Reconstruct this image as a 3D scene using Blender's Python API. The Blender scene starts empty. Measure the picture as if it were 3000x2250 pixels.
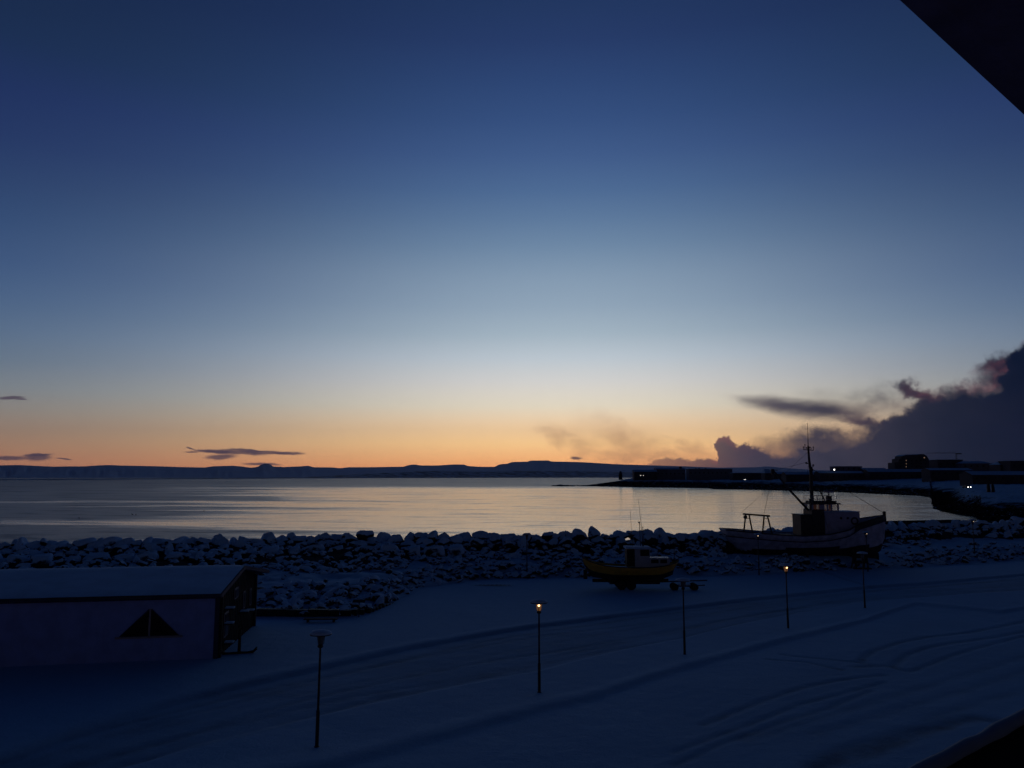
import bpy, bmesh, math, random
import numpy as np
from mathutils import Vector, Matrix, noise
from mathutils.bvhtree import BVHTree
random.seed(7); rng = np.random.default_rng(7)
R = math.radians
scene = bpy.context.scene
COL = scene.collection
# ------------------------------------------------------------------ camera
CZ = 9.5; F = 2250.0; PITCH = math.atan((1396-1125)/F)
cam_d = bpy.data.cameras.new('camera'); cam = bpy.data.objects.new('camera', cam_d); COL.objects.link(cam)
cam.location = (0, 0, CZ); cam.rotation_euler = (math.pi/2+PITCH, 0, 0)
cam_d.sensor_width = 36; cam_d.lens = 36*F/3000; cam_d.clip_start = .05; cam_d.clip_end = 90000
scene.camera = cam
cp, sp = math.cos(PITCH), math.sin(PITCH)
def ray(px, py):
    a = px-1500; b = 1125-py
    return (a, F*cp-b*sp, F*sp+b*cp)
def on(px, py, z=0.0):                      # photo pixel -> point of the level plane z
    r = ray(px, py); k = (z-CZ)/r[2]
    return Vector((r[0]*k, r[1]*k, z))
def at(px, py, Y):                          # photo pixel -> point at depth Y
    r = ray(px, py); k = Y/r[1]
    return Vector((r[0]*k, Y, CZ+r[2]*k))
def uof(px, py): r = ray(px, py); return r[0]/r[1]
def vof(px, py): r = ray(px, py); return r[2]/r[1]
def lin(c): return tuple(((v/255)/12.92 if v/255 <= .04045 else ((v/255+.055)/1.055)**2.4) for v in c)+(1,)

# ------------------------------------------------------------------ node helpers
class NT:
    def __init__(s, t): s.t = t; s.n = t.nodes; s.l = t.links
    def node(s, k, **kw):
        n = s.n.new(k)
        for a, b in kw.items(): setattr(n, a, b)
        return n
    def put(s, sock, v):
        if isinstance(v, bpy.types.NodeSocket): s.l.new(v, sock)
        elif v is not None: sock.default_value = v
    def m(s, op, a, b=None, c=None, clamp=False):
        n = s.node('ShaderNodeMath', operation=op, use_clamp=clamp)
        s.put(n.inputs[0], a); s.put(n.inputs[1], b); s.put(n.inputs[2], c)
        return n.outputs[0]
    def mr(s, v, a, b, c=0, d=1, smooth=True):
        n = s.node('ShaderNodeMapRange', interpolation_type='SMOOTHSTEP' if smooth else 'LINEAR')
        for i, q in enumerate((v, a, b, c, d)): s.put(n.inputs[i], q)
        return n.outputs[0]
    def mix(s, f, a, b, mode='MIX'):
        n = s.node('ShaderNodeMix', data_type='RGBA', blend_type=mode)
        s.put(n.inputs[0], f); s.put(n.inputs[6], a); s.put(n.inputs[7], b)
        return n.outputs[2]
    def noise(s, vec, scale, detail=4, rough=.55, dist=0):
        n = s.node('ShaderNodeTexNoise'); s.put(n.inputs['Vector'], vec)
        n.inputs['Scale'].default_value = scale; n.inputs['Detail'].default_value = detail
        n.inputs['Roughness'].default_value = rough; n.inputs['Distortion'].default_value = dist
        return n
    def comb(s, x, y, z):
        n = s.node('ShaderNodeCombineXYZ')
        for i, q in enumerate((x, y, z)): s.put(n.inputs[i], q)
        return n.outputs[0]
    def ramp(s, f, stops, interp='LINEAR'):
        n = s.node('ShaderNodeValToRGB'); s.put(n.inputs[0], f); r = n.color_ramp; r.interpolation = interp
        while len(r.elements) > 1: r.elements.remove(r.elements[-1])
        r.elements[0].position = stops[0][0]; r.elements[0].color = stops[0][1]
        for p, c in stops[1:]: e = r.elements.new(p); e.color = c
        return n.outputs[0]

def mat(name, color, rough=.6, var=.12, vscale=3.0, bump=0.0, bscale=20.0, metal=0.0, spec=.3):
    m = bpy.data.materials.new(name); m.use_nodes = True; t = NT(m.node_tree)
    b = t.n['Principled BSDF']
    tc = t.node('ShaderNodeTexCoord').outputs['Object']
    nz = t.noise(tc, vscale, 5, .6)
    f = t.mr(nz.outputs[0], .3, .7, 1-var, 1+var)
    c = t.node('ShaderNodeVectorMath', operation='SCALE'); c.inputs[0].default_value = color[:3]; t.l.new(f, c.inputs['Scale'])
    t.l.new(c.outputs[0], b.inputs['Base Color'])
    b.inputs['Roughness'].default_value = rough; b.inputs['Metallic'].default_value = metal
    b.inputs['Specular IOR Level'].default_value = spec
    if bump:
        bn = t.noise(tc, bscale, 5, .6); bp = t.node('ShaderNodeBump'); bp.inputs['Strength'].default_value = bump
        bp.inputs['Distance'].default_value = .03
        t.l.new(bn.outputs[0], bp.inputs['Height']); t.l.new(bp.outputs[0], b.inputs['Normal'])
    return m
def mat_emit(name, color, strength):
    m = bpy.data.materials.new(name); m.use_nodes = True; b = m.node_tree.nodes['Principled BSDF']
    b.inputs['Base Color'].default_value = (.8, .7, .5, 1)
    b.inputs['Emission Color'].default_value = color; b.inputs['Emission Strength'].default_value = strength
    return m
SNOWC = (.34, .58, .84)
def mat_snowrock(name, rock, lo, hi, nscale, dist=.05):    # bare rock with snow where the surface faces up
    m = bpy.data.materials.new(name); m.use_nodes = True; t = NT(m.node_tree); b = t.n['Principled BSDF']
    g = t.node('ShaderNodeNewGeometry'); s = t.node('ShaderNodeSeparateXYZ'); t.l.new(g.outputs['Normal'], s.inputs[0])
    nz = t.noise(g.outputs['Position'], nscale, 5, .65)
    k = t.m('ADD', s.outputs[2], t.m('MULTIPLY', t.m('SUBTRACT', nz.outputs[0], .5), 1.1))
    f = t.mr(k, lo, hi)
    rn = t.noise(g.outputs['Position'], nscale*2.5, 6, .7)
    rc = t.mix(rn.outputs[0], (rock[0]*.5, rock[1]*.5, rock[2]*.5, 1), (rock[0]*1.5, rock[1]*1.5, rock[2]*1.5, 1))
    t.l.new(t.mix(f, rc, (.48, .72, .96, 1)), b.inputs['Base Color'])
    b.inputs['Roughness'].default_value = .85; b.inputs['Specular IOR Level'].default_value = .12
    bp = t.node('ShaderNodeBump'); bp.inputs['Strength'].default_value = .6; bp.inputs['Distance'].default_value = dist
    t.l.new(rn.outputs[0], bp.inputs['Height']); t.l.new(bp.outputs[0], b.inputs['Normal'])
    return m

M = {}
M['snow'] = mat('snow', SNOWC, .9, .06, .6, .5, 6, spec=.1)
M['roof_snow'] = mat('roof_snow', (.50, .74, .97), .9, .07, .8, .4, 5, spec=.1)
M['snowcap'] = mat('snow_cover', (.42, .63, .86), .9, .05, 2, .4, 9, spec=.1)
M['boulder'] = mat_snowrock('boulder_stone', (.03, .03, .034), -.04, .22, 1.3)
M['rubble'] = mat_snowrock('rubble_stone', (.05, .047, .05), .0, .34, 2.6, .03)
M['shore'] = mat_snowrock('shore_rock', (.012, .012, .014), .9, 1.06, .35, .3)
M['farland'] = mat_snowrock('far_land', (.05, .045, .05), .8, 1.2, .01, 2)
M['mountain'] = mat_snowrock('mountain_snow', (.55, .5, .58), .3, 1.1, .0012, 20)
M['lamp_metal'] = mat('dark_lamp_metal', (.03, .03, .035), .5, .2, 8)
M['lamp_glass'] = mat('lamp_glass', (.12, .12, .12), .25, .1, 8, spec=.5)
M['bulb'] = mat_emit('lit_bulb', (1, .6, .27, 1), 4)
M['lantern_lit'] = mat_emit('lit_lantern_glass', (1, .38, .06, 1), .09)
M['bulb_far'] = mat_emit('far_bulb', (1, .7, .45, 1), 1.6)
M['white_light'] = mat_emit('white_light', (1, .93, .85, 1), 5)
M['window_pale'] = mat_emit('pale_lit_window', (1, .9, .8, 1), 1.2)
M['window_lit'] = mat_emit('lit_window', (1, .62, .4, 1), .16)
M['wall'] = mat('pale_render', (.27, .37, .74), .8, .1, 1.2, .2, 30)
M['trim'] = mat('painted_trim', (.3, .27, .3), .7, .1, 4)
M['fascia'] = mat('dark_fascia', (.035, .04, .09), .7, .2, 4)
M['timber'] = mat('weathered_timber', (.035, .03, .03), .85, .3, 6, .5, 30)
M['glass'] = mat('dark_glass', (.006, .006, .008), .3, .1, 2, spec=.2)
M['iron'] = mat('rusty_iron', (.03, .025, .024), .8, .35, 14, .5, 40)
M['rubber'] = mat('tyre_rubber', (.02, .02, .02), .85, .2, 10)
M['darkstone'] = mat('dark_stone', (.012, .012, .015), .6, .4, 3, .6, 9)  # near-black stone for the low walls, snowless boulders and standing stones
M['ship_white'] = mat('worn_white_paint', (.38, .41, .54), .55, .25, 1.6, .25, 14)
M['ship_under'] = mat('dark_antifouling', (.03, .025, .03), .75, .3, 2, .3, 12)
M['ship_dark'] = mat('dark_ship_paint', (.035, .035, .045), .6, .3, 3)
M['deck'] = mat('ship_deck', (.16, .13, .12), .8, .2, 3)
M['house_white'] = mat('deckhouse_paint', (.34, .36, .5), .5, .15, 2)
M['boat_yellow'] = mat('yellow_boat_paint', (.5, .27, .03), .5, .15, 3)
M['boat_black'] = mat('black_boat_paint', (.012, .012, .014), .6, .2, 3)
M['boat_white'] = mat('white_boat_paint', (.34, .36, .42), .5, .1, 3)
M['town_wall'] = mat('dark_town_wall', (.05, .045, .06), .8, .2, .05)
M['town_pale'] = mat('pale_town_wall', (.13, .12, .16), .8, .15, .05)
M['cloth'] = mat('dark_clothing', (.03, .03, .035), .9, .2, 5)
M['feather'] = mat('dark_feathers', (.03, .028, .025), .8, .2, 30)
M['eave_wood'] = mat('dark_stained_wood', (.09, .11, .22), .85, .3, 3, .3, 12, spec=.03)
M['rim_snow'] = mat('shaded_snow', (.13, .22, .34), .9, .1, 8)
M['black_board'] = mat('black_ledge', (.006, .006, .007), .9, .3, 6, spec=.05)
def mat_pane():
    m = bpy.data.materials.new('clear_pane'); m.use_nodes = True; t = NT(m.node_tree)
    t.n.remove(t.n['Principled BSDF']); tr = t.node('ShaderNodeBsdfTransparent'); gl = t.node('ShaderNodeBsdfGlossy')
    gl.inputs['Roughness'].default_value = .05; tr.inputs[0].default_value = (.75, .78, .8, 1)
    mx = t.node('ShaderNodeMixShader'); mx.inputs[0].default_value = .12
    t.l.new(tr.outputs[0], mx.inputs[1]); t.l.new(gl.outputs[0], mx.inputs[2])
    t.l.new(mx.outputs[0], t.n['Material Output'].inputs[0]); return m
M['pane'] = mat_pane()

# ------------------------------------------------------------------ mesh helpers
def tag(o, label=None, cat=None, group=None, kind=None):
    if label: o['label'] = label
    if cat: o['category'] = cat
    if group: o['group'] = group
    if kind: o['kind'] = kind
    return o
def empty(name, loc, rz=0, **kw):
    o = bpy.data.objects.new(name, None); COL.objects.link(o); o.location = loc; o.rotation_euler = (0, 0, rz)
    o.empty_display_size = .3
    return tag(o, **kw)
class MB:
    def __init__(s): s.bm = bmesh.new(); s.mi = 0
    def add(s, vs, fs, mi=0):
        v = [s.bm.verts.new(p) for p in vs]
        for f in fs:
            try: q = s.bm.faces.new([v[i] for i in f]); q.material_index = mi
            except ValueError: pass
        return s
    def box(s, a, b, mi=0, rot=None):
        x0, y0, z0 = a; x1, y1, z1 = b
        vs = [Vector(p) for p in ((x0,y0,z0),(x1,y0,z0),(x1,y1,z0),(x0,y1,z0),(x0,y0,z1),(x1,y0,z1),(x1,y1,z1),(x0,y1,z1))]
        if rot is not None:
            c = sum(vs, Vector())/8; vs = [c+rot@(v-c) for v in vs]
        return s.add(vs, [(0,3,2,1),(4,5,6,7),(0,1,5,4),(1,2,6,5),(2,3,7,6),(3,0,4,7)], mi)
    def bar(s, p, q, w, h=None, mi=0):
        p = Vector(p); q = Vector(q); h = h or w; d = (q-p).normalized()
        a = d.cross(Vector((0,0,1)));
        if a.length < .01: a = Vector((1,0,0))
        a.normalize(); b = a.cross(d).normalized(); a *= w/2; b *= h/2
        vs = [p-a-b, p+a-b, p+a+b, p-a+b, q-a-b, q+a-b, q+a+b, q-a+b]
        return s.add(vs, [(0,3,2,1),(4,5,6,7),(0,1,5,4),(1,2,6,5),(2,3,7,6),(3,0,4,7)], mi)
    def tube(s, pts, rad, n=8, mi=0):
        pts = [Vector(p) for p in pts]
        if not isinstance(rad, (list, tuple)): rad = [rad]*len(pts)
        rings = []
        for i, p in enumerate(pts):
            d = (pts[min(i+1, len(pts)-1)]-pts[max(i-1, 0)]).normalized()
            a = d.cross(Vector((0,0,1)) if abs(d.z) < .95 else Vector((0,1,0))).normalized(); b = d.cross(a)
            rings.append([s.bm.verts.new(p+(a*math.cos(2*math.pi*k/n)+b*math.sin(2*math.pi*k/n))*rad[i]) for k in range(n)])
        for r0, r1 in zip(rings, rings[1:]):
            for k in range(n):
                q = s.bm.faces.new((r0[k], r0[(k+1)%n], r1[(k+1)%n], r1[k])); q.material_index = mi; q.smooth = True
        for r, rev in ((rings[0], True), (rings[-1], False)):
            q = s.bm.faces.new(r[::-1] if rev else r); q.material_index = mi
        return s
    def lathe(s, prof, n=20, c=(0,0,0), mi=0, axis='z'):
        rings = []
        for r, z in prof:
            ring = []
            for k in range(n):
                a = 2*math.pi*k/n; r_ = max(r, .0005)
                p = (r_*math.cos(a), r_*math.sin(a), z) if axis == 'z' else (r_*math.cos(a), z, r_*math.sin(a))
                ring.append(s.bm.verts.new(Vector(c)+Vector(p)))
            rings.append(ring)
        for r0, r1 in zip(rings, rings[1:]):
            for k in range(n):
                q = s.bm.faces.new((r0[k], r0[(k+1)%n], r1[(k+1)%n], r1[k])); q.material_index = mi; q.smooth = True
        s.bm.faces.new(rings[0][::-1]); s.bm.faces.new(rings[-1]); return s
    def ball(s, c, r, sc=(1,1,1), n=2):
        g = bmesh.ops.create_icosphere(s.bm, subdivisions=n, radius=r)
        for v in g['verts']: v.co = Vector((v.co.x*sc[0], v.co.y*sc[1], v.co.z*sc[2]))+Vector(c)
        for v in g['verts']:
            for f in v.link_faces: f.smooth = True
        return s
    def prism(s, poly, y0, y1, mi=0):           # poly in (x, z), extruded along y
        n = len(poly); vs = [(x, y0, z) for x, z in poly]+[(x, y1, z) for x, z in poly]
        fs = [tuple(range(n)), tuple(range(2*n-1, n-1, -1))]+[(i, i+n, (i+1)%n+n, (i+1)%n) for i in range(n)]
        return s.add(vs, fs, mi)
    def prismx(s, poly, x0, x1, mi=0):          # poly in (y, z), extruded along x
        n = len(poly); vs = [(x0, y, z) for y, z in poly]+[(x1, y, z) for y, z in poly]
        fs = [tuple(range(n)), tuple(range(2*n-1, n-1, -1))]+[(i, i+n, (i+1)%n+n, (i+1)%n) for i in range(n)]
        return s.add(vs, fs, mi)
    def build(s, name, mats, parent=None, bevel=0, loc=None, norm=True):
        if norm: bmesh.ops.recalc_face_normals(s.bm, faces=s.bm.faces[:])
        me = bpy.data.meshes.new(name); s.bm.to_mesh(me); s.bm.free()
        for q in (mats if isinstance(mats, (list, tuple)) else [mats]): me.materials.append(q)
        o = bpy.data.objects.new(name, me); COL.objects.link(o)
        if parent: o.parent = parent
        if loc is not None: o.location = loc
        if bevel:
            b = o.modifiers.new('bevel', 'BEVEL'); b.width = bevel; b.segments = 2; b.limit_method = 'ANGLE'
        return o
def children(o): return [c for c in bpy.data.objects if c.parent == o]
def copy_tree(o, parent=None):
    c = o.copy(); COL.objects.link(c)
    if parent: c.parent = parent
    for ch in children(o): copy_tree(ch, c)
    return c
def npmesh(name, verts, faces, m, smooth=True, **kw):
    me = bpy.data.meshes.new(name); verts = np.asarray(verts, np.float32); faces = np.asarray(faces, np.int32)
    me.vertices.add(len(verts)); me.vertices.foreach_set('co', verts.ravel())
    k = faces.shape[1]; me.loops.add(faces.size); me.loops.foreach_set('vertex_index', faces.ravel())
    me.polygons.add(len(faces)); me.polygons.foreach_set('loop_start', np.arange(0, faces.size, k, dtype=np.int32))
    try: me.polygons.foreach_set('loop_total', np.full(len(faces), k, np.int32))
    except Exception: pass
    me.polygons.foreach_set('use_smooth', np.full(len(faces), smooth)); me.update(calc_edges=True); me.validate()
    me.materials.append(m); o = bpy.data.objects.new(name, me); COL.objects.link(o)
    return tag(o, **kw)
def grid_faces(nr, nc):
    i = np.arange(nr-1)[:, None]*nc+np.arange(nc-1)[None, :]
    return np.stack([i, i+1, i+nc+1, i+nc], -1).reshape(-1, 4)
def vnoise(x, y, scale, seed=0, octv=4):
    out = np.zeros_like(x, dtype=float); amp = 1; tot = 0
    for o in range(octv):
        q = 2**o/scale; X = x*q+seed*17.3+o*5.1; Y = y*q+seed*9.7+o*3.3
        xi = np.floor(X).astype(int); yi = np.floor(Y).astype(int); fx = X-xi; fy = Y-yi
        fx = fx*fx*(3-2*fx); fy = fy*fy*(3-2*fy)
        def h(a, b):
            n = (a*374761393+b*668265263+seed*1442695) & 0x7fffffff; n = (n ^ (n >> 13))*1274126177 & 0x7fffffff
            return ((n ^ (n >> 16)) & 0xffff)/65535.0
        v = (h(xi, yi)*(1-fx)+h(xi+1, yi)*fx)*(1-fy)+(h(xi, yi+1)*(1-fx)+h(xi+1, yi+1)*fx)*fy
        out += v*amp; tot += amp; amp *= .5
    return out/tot*2-1

# ------------------------------------------------------------------ terrain
def curve(pts, z):                              # (u, Y) tables of a line drawn on the level z
    w = [on(a, b, z) for a, b in pts]; return np.array([p.x/p.y for p in w]), np.array([p.y for p in w])
TU, TY = curve([(-400,1812),(740,1808),(1035,1806),(1100,1786),(1150,1762),(1230,1722),(1294,1714),(1400,1697),(1700,1692),(2000,1690),(2228,1682),(2400,1672),(2600,1668),(2800,1655),(3000,1640),(3400,1625)], 0)
CU, CY = curve([(-400,1589),(0,1587),(500,1580),(900,1566),(1200,1566),(1560,1562),(2118,1556),(2400,1545),(2588,1532),(2800,1527),(3000,1526),(3400,1524)], 3.4)
KU, KY = curve([(-400,2500),(950,2240),(1356,2129),(1763,2028),(2100,1926),(2385,1852),(2531,1816),(2682,1765),(2934,1789),(3000,1779),(3400,1740)], 0)
FU, FY = curve([(-400,2330),(0,2211),(509,2050),(757,1992),(933,1953),(1200,1894),(1627,1824),(2034,1775),(2547,1718),(2710,1708),(3000,1683),(3400,1660)], 0)
NU, NY = curve([(-400,2480),(431,2234),(568,2188),(705,2156),(928,2100),(1220,2035),(1580,1965),(2006,1868),(2309,1800),(2534,1760),(3000,1730),(3400,1705)], 0)
def sst(t): t = np.clip(t, 0, 1); return t*t*(3-2*t)
def ipl(u, A, B): return np.interp(u, A, B)
def H0(x, y):
    x = np.asarray(x, float); y = np.asarray(y, float); u = x/np.maximum(y, 4)
    yt = ipl(u, TU, TY); yc = ipl(u, CU, CY); t = (y-yt)/(yc-yt)
    z = np.interp(t, [-.02, 0, .3, .5, .68, .86, 1.0], [0, .05, 1.0, 1.15, 1.35, 2.2, 2.75])
    s = y-yc; z = np.where(s > 0, 2.75-np.minimum(s, 14)*.62, z)
    return z
def H(x, y): return float(H0(np.array([x]), np.array([y]))[0])

def seg_dist(X, Y, pts):
    d = np.full(X.shape, 1e9)
    for (a, b) in zip(pts, pts[1:]):
        ax, ay, bx, by = a.x, a.y, b.x, b.y; L = (bx-ax)**2+(by-ay)**2+1e-9
        t = np.clip(((X-ax)*(bx-ax)+(Y-ay)*(by-ay))/L, 0, 1)
        d = np.minimum(d, np.hypot(X-ax-t*(bx-ax), Y-ay-t*(by-ay)))
    return d
def z7(*p): return [on(2100+a*.40687, 1600+b*.40687) for a, b in p]
RUTS = [(z7((460,768),(520,780),(750,800),(900,815),(1030,828),(1100,842)), .17, .07, .8),
 (z7((355,803),(500,815),(650,825),(800,860),(900,880)), .17, .07, .8),
 (z7((2300,505),(2212,530),(2000,580),(1800,615),(1500,650),(1300,690),(1130,745),(1060,790),(1040,825)), .24, .08, .8),
 (z7((2300,585),(2212,605),(2000,650),(1700,690),(1500,725),(1380,765),(1290,830),(1265,850)), .24, .08, .8),
 (z7((2212,640),(1900,720),(1700,775),(1500,850),(1380,892),(1290,865)), .2, .07, .7),
 (z7((-100,1270),(0,1230),(300,1110),(600,1010),(800,965),(1050,932),(1200,915)), .2, .07, .8),
 (z7((-300,1470),(0,1350),(300,1240),(600,1120),(900,1050),(1200,970)), .18, .06, .7),
 (z7((-300,1560),(0,1420),(450,1255),(800,1150),(1100,1030)), .18, .06, .7),
 (z7((700,1560),(900,1470),(1100,1400),(1330,1330),(1500,1290),(1650,1268),(1850,1225),(2050,1250)), .4, .06, 1.3),
 (z7((700,1600),(950,1535),(1250,1420),(1500,1320),(1650,1290)), .35, .05, 1.2),
 (z7((1000,860),(1180,850),(1270,858)), .25, .05, .7),
 (z7((1500,1240),(1900,1110),(2300,1000)), .3, .03, .45), (z7((700,1330),(1100,1230),(1700,1050),(2300,860)), .3, .03, .4),
 (z7((200,1380),(700,1230),(1300,1060),(2300,760)), .3, .03, .35),
 (z7((640,150),(720,170),(910,235),(1100,290)), .35, .05, .7), (z7((700,120),(780,150),(960,225)), .25, .04, .5)]
for off, dep, wr in ((.2, .03, .45), (.31, .03, .35), (.66, .04, .5), (.78, .03, .35), (.49, .02, .2), (.93, .03, .5)):
    pts = []
    for px in range(-200, 3300, 120):
        u = (px-1500)/F; yf = ipl(u, FU, FY); yn = ipl(u, NU, NY); k = off+.05*math.sin(px*.004+off*19)+.02*math.sin(px*.011+off*40)
        y = yf*(1-k)+yn*k; pts.append(Vector((u*y, y, 0)))
    RUTS.append((pts, .28, dep, wr))
xs = np.concatenate([np.linspace(-160, -34, 60), np.arange(-33.5, 58, .17), np.linspace(58.6, 190, 70)])
ys = np.concatenate([np.linspace(-30, 16, 24), np.arange(16.5, 58, .16), np.arange(58.2, 82, .32), np.linspace(82.4, 150, 120)])
X, Y = np.meshgrid(xs, ys); Z = H0(X, Y); U = X/np.maximum(Y, 4)
yf = ipl(U, FU, FY); yn = ipl(U, NU, NY); yk = ipl(U, KU, KY); yt = ipl(U, TU, TY)
flat = (Y < yt)
frontY = Y > 5
d_far = (Y-yf); d_near = (Y-yn); d_k = (Y-yk)
near = sst((Y-8)/8)
Z += np.where(flat, vnoise(X, Y, 9, 1)*.07+vnoise(X, Y, 2.2, 2)*.02+vnoise(X, Y, .7, 6)*.012, vnoise(X, Y, 2.5, 3)*.28+vnoise(X, Y, .9, 5)*.12)
Z -= sst(d_k/-1.0)*.07*near                       # lower parking area beyond the kerb
Z += np.exp(-((d_k-.35)/.7)**2)*.05*near        # snow heaped along the kerb
onroad = sst((yf-Y)/.5)*sst((Y-yn)/.5)*near
Z -= onroad*.10
Z += np.exp(-((d_far-.5)/.55)**2)*.06*near
wear = onroad*(.22+.2*vnoise(X*.35+Y*.1, Y, 1.4, 8))
wear += np.exp(-((d_far+.1)/.4)**2)*.42*near*(.6+.7*vnoise(X, Y, 5, 21))
wear += np.exp(-((d_k+.25)/.45)**2)*.12*near
wear += sst((yk-Y-3)/9)*near*.12*(1+vnoise(X*.5, Y, 3, 11))
for pts, w, dep, wr in RUTS:
    d = seg_dist(X, Y, pts); g = np.exp(-(d/w)**2); n = .75+.5*vnoise(X, Y, 1.1, 31)
    Z -= g*dep*.5; Z += np.exp(-((d-w*1.7)/(w*.6))**2)*dep*.15; wear += g*wr*n*.6
wear = np.clip(wear+vnoise(X, Y, 6, 41)*.06, 0, 1)
g_snow = bpy.data.materials.new('trodden_snow'); g_snow.use_nodes = True
t = NT(g_snow.node_tree); b = t.n['Principled BSDF']
at_ = t.node('ShaderNodeAttribute', attribute_name='wear'); gp = t.node('ShaderNodeNewGeometry').outputs['Position']
n1 = t.noise(gp, 1.2, 6, .65); n2 = t.noise(gp, 9, 4, .6)
wf = t.m('MULTIPLY', at_.outputs['Fac'], t.mr(n1.outputs[0], .25, .75, .75, 1.25), clamp=True)
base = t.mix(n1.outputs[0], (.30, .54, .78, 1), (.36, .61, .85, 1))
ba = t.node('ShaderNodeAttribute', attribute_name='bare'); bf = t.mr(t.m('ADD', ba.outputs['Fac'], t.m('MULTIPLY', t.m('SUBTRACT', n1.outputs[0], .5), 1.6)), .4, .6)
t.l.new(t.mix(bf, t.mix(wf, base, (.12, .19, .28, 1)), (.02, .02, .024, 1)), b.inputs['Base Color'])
b.inputs['Roughness'].default_value = .85; b.inputs['Specular IOR Level'].default_value = .15
bp = t.node('ShaderNodeBump'); bp.inputs['Strength'].default_value = .8; bp.inputs['Distance'].default_value = .06
t.l.new(t.m('ADD', n1.outputs[0], t.m('MULTIPLY', n2.outputs[0], .4)), bp.inputs['Height']); t.l.new(bp.outputs[0], b.inputs['Normal'])
M['ground'] = g_snow

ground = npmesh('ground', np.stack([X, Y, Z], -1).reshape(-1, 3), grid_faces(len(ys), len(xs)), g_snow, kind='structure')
a = ground.data.attributes.new('wear', 'FLOAT', 'POINT'); a.data.foreach_set('value', wear.ravel().astype(np.float32))

T_ = (Y-yt)/(ipl(U, CU, CY)-yt)
bare = np.interp(T_, [0, .03, .27, .33, .5, .56, .64, .74, 1.3], [0, .42, .42, .0, .1, .38, .5, .95, 1])*(Y > 30)
bare = np.where((U > .52) & (T_ > .3) & (T_ < .72), 0, bare); bare = np.where((U > 0) & (T_ < .5) & (U < .5), bare*.5, bare)
a = ground.data.attributes.new('bare', 'FLOAT', 'POINT'); a.data.foreach_set('value', bare.ravel().astype(np.float32))
# ------------------------------------------------------------------ sea
SEA = -2.5
sea_m = bpy.data.materials.new('sea_water'); sea_m.use_nodes = True; t = NT(sea_m.node_tree); b = t.n['Principled BSDF']
b.inputs['Base Color'].default_value = (.008, .012, .02, 1); b.inputs['IOR'].default_value = 1.42
b.inputs['Specular IOR Level'].default_value = .5
gp = t.node('ShaderNodeNewGeometry').outputs['Position']
sx = t.node('ShaderNodeSeparateXYZ'); t.l.new(gp, sx.inputs[0])
dist = t.m('MAXIMUM', sx.outputs[1], 60.0)
lg = t.m('LOGARITHM', dist, 2.718)              # bands grow with distance over the bay
bandv = t.comb(t.m('DIVIDE', sx.outputs[0], t.m('MULTIPLY', dist, .8)), t.m('ADD', t.m('MULTIPLY', lg, 6.0), t.m('MULTIPLY', t.m('DIVIDE', sx.outputs[0], dist), .9)), 0.0)
band = t.noise(bandv, 1.0, 5, .6, .5)
uu_ = t.m('DIVIDE', sx.outputs[0], dist)
calm0 = t.m('ADD', t.mr(uu_, -.62, .0, -.10, .27), band.outputs[0])
calm = t.m('MULTIPLY', t.mr(calm0, .46, .66), t.mr(t.m('ADD', lg, t.m('MULTIPLY', band.outputs[0], .6)), 6.9, 7.25, 1, .12))
def rip(sc, st, d):
    v = t.comb(t.m('MULTIPLY', sx.outputs[0], sc*st), t.m('MULTIPLY', sx.outputs[1], sc), 0.0); return t.noise(v, 1, d, .6).outputs[0]
h = t.m('ADD', t.m('MULTIPLY', rip(1.6, .45, 4), .035), t.m('MULTIPLY', rip(.22, .3, 4), .22))
bp = t.node('ShaderNodeBump'); bp.inputs['Distance'].default_value = 1.0
t.l.new(t.mr(calm, 0, 1, 1.0, .5, False), bp.inputs['Strength']); t.l.new(h, bp.inputs['Height'])
t.l.new(bp.outputs[0], b.inputs['Normal'])
far = t.mr(lg, 5.5, 8.0, 0, 1)
strk = t.noise(t.comb(t.m('DIVIDE', sx.outputs[0], t.m('MULTIPLY', dist, .10)), t.m('MULTIPLY', lg, 26.0), 3.0), 1.0, 3, .6, .2)
t.l.new(t.m('ADD', t.m('ADD', t.mr(calm, 0, 1, .36, .13, False), t.m('MULTIPLY', t.mr(strk.outputs[0], .48, .68), .10)), t.m('MULTIPLY', far, .04)), b.inputs['Roughness'])
xw = np.array([-34000, -9000, -3000, -900, -200, 0, 200, 900, 3000, 9000, 34000.]); yw = np.array([60, 120, 240, 500, 1000, 2000, 4000, 8000, 16000, 30000.])
XW, YW = np.meshgrid(xw, yw)
npmesh('sea', np.stack([XW, YW, XW*0+SEA], -1).reshape(-1, 3), grid_faces(len(yw), len(xw)), sea_m, kind='structure')

# ------------------------------------------------------------------ far shore and mountains
def skyline(name, prof, wl, Yb, m, seed, depth, kind='structure'):
    """prof: photo skyline (px,py); wl(px)->near-edge Y; ridge at Yb(px)"""
    P = sorted(prof); pxs = np.arange(-500, 3500, 6.0); top = np.interp(pxs, [p[0] for p in P], [p[1] for p in P])
    rows = []; tt = np.concatenate([np.linspace(0, 1, 12), [1.15, 1.4]])
    yb = np.array([Yb(p) for p in pxs]); y0 = np.array([wl(p) for p in pxs])
    zt = np.array([at(p, q, Yv).z for p, q, Yv in zip(pxs, top, yb)])
    for k in tt:
        y = y0+(yb-y0)*k; x = (pxs-1500)/F/cp*y*.9995
        prf = min(k, 1)**1.25 if k <= 1 else 1-(k-1)*1.5
        z = (SEA-1)+(zt-SEA+1)*prf
        if 0 < k < 1: z = z-np.abs(vnoise(pxs*3, np.full_like(pxs, k*60), 60, seed))*zt*.25*math.sin(k*math.pi)
        rows.append(np.stack([x, y, z], -1))
    return npmesh(name, np.concatenate(rows), grid_faces(len(tt), len(pxs)), m, kind=kind)
def r1(a, b): return (a*.40687, 1280+b*.40687)
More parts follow.
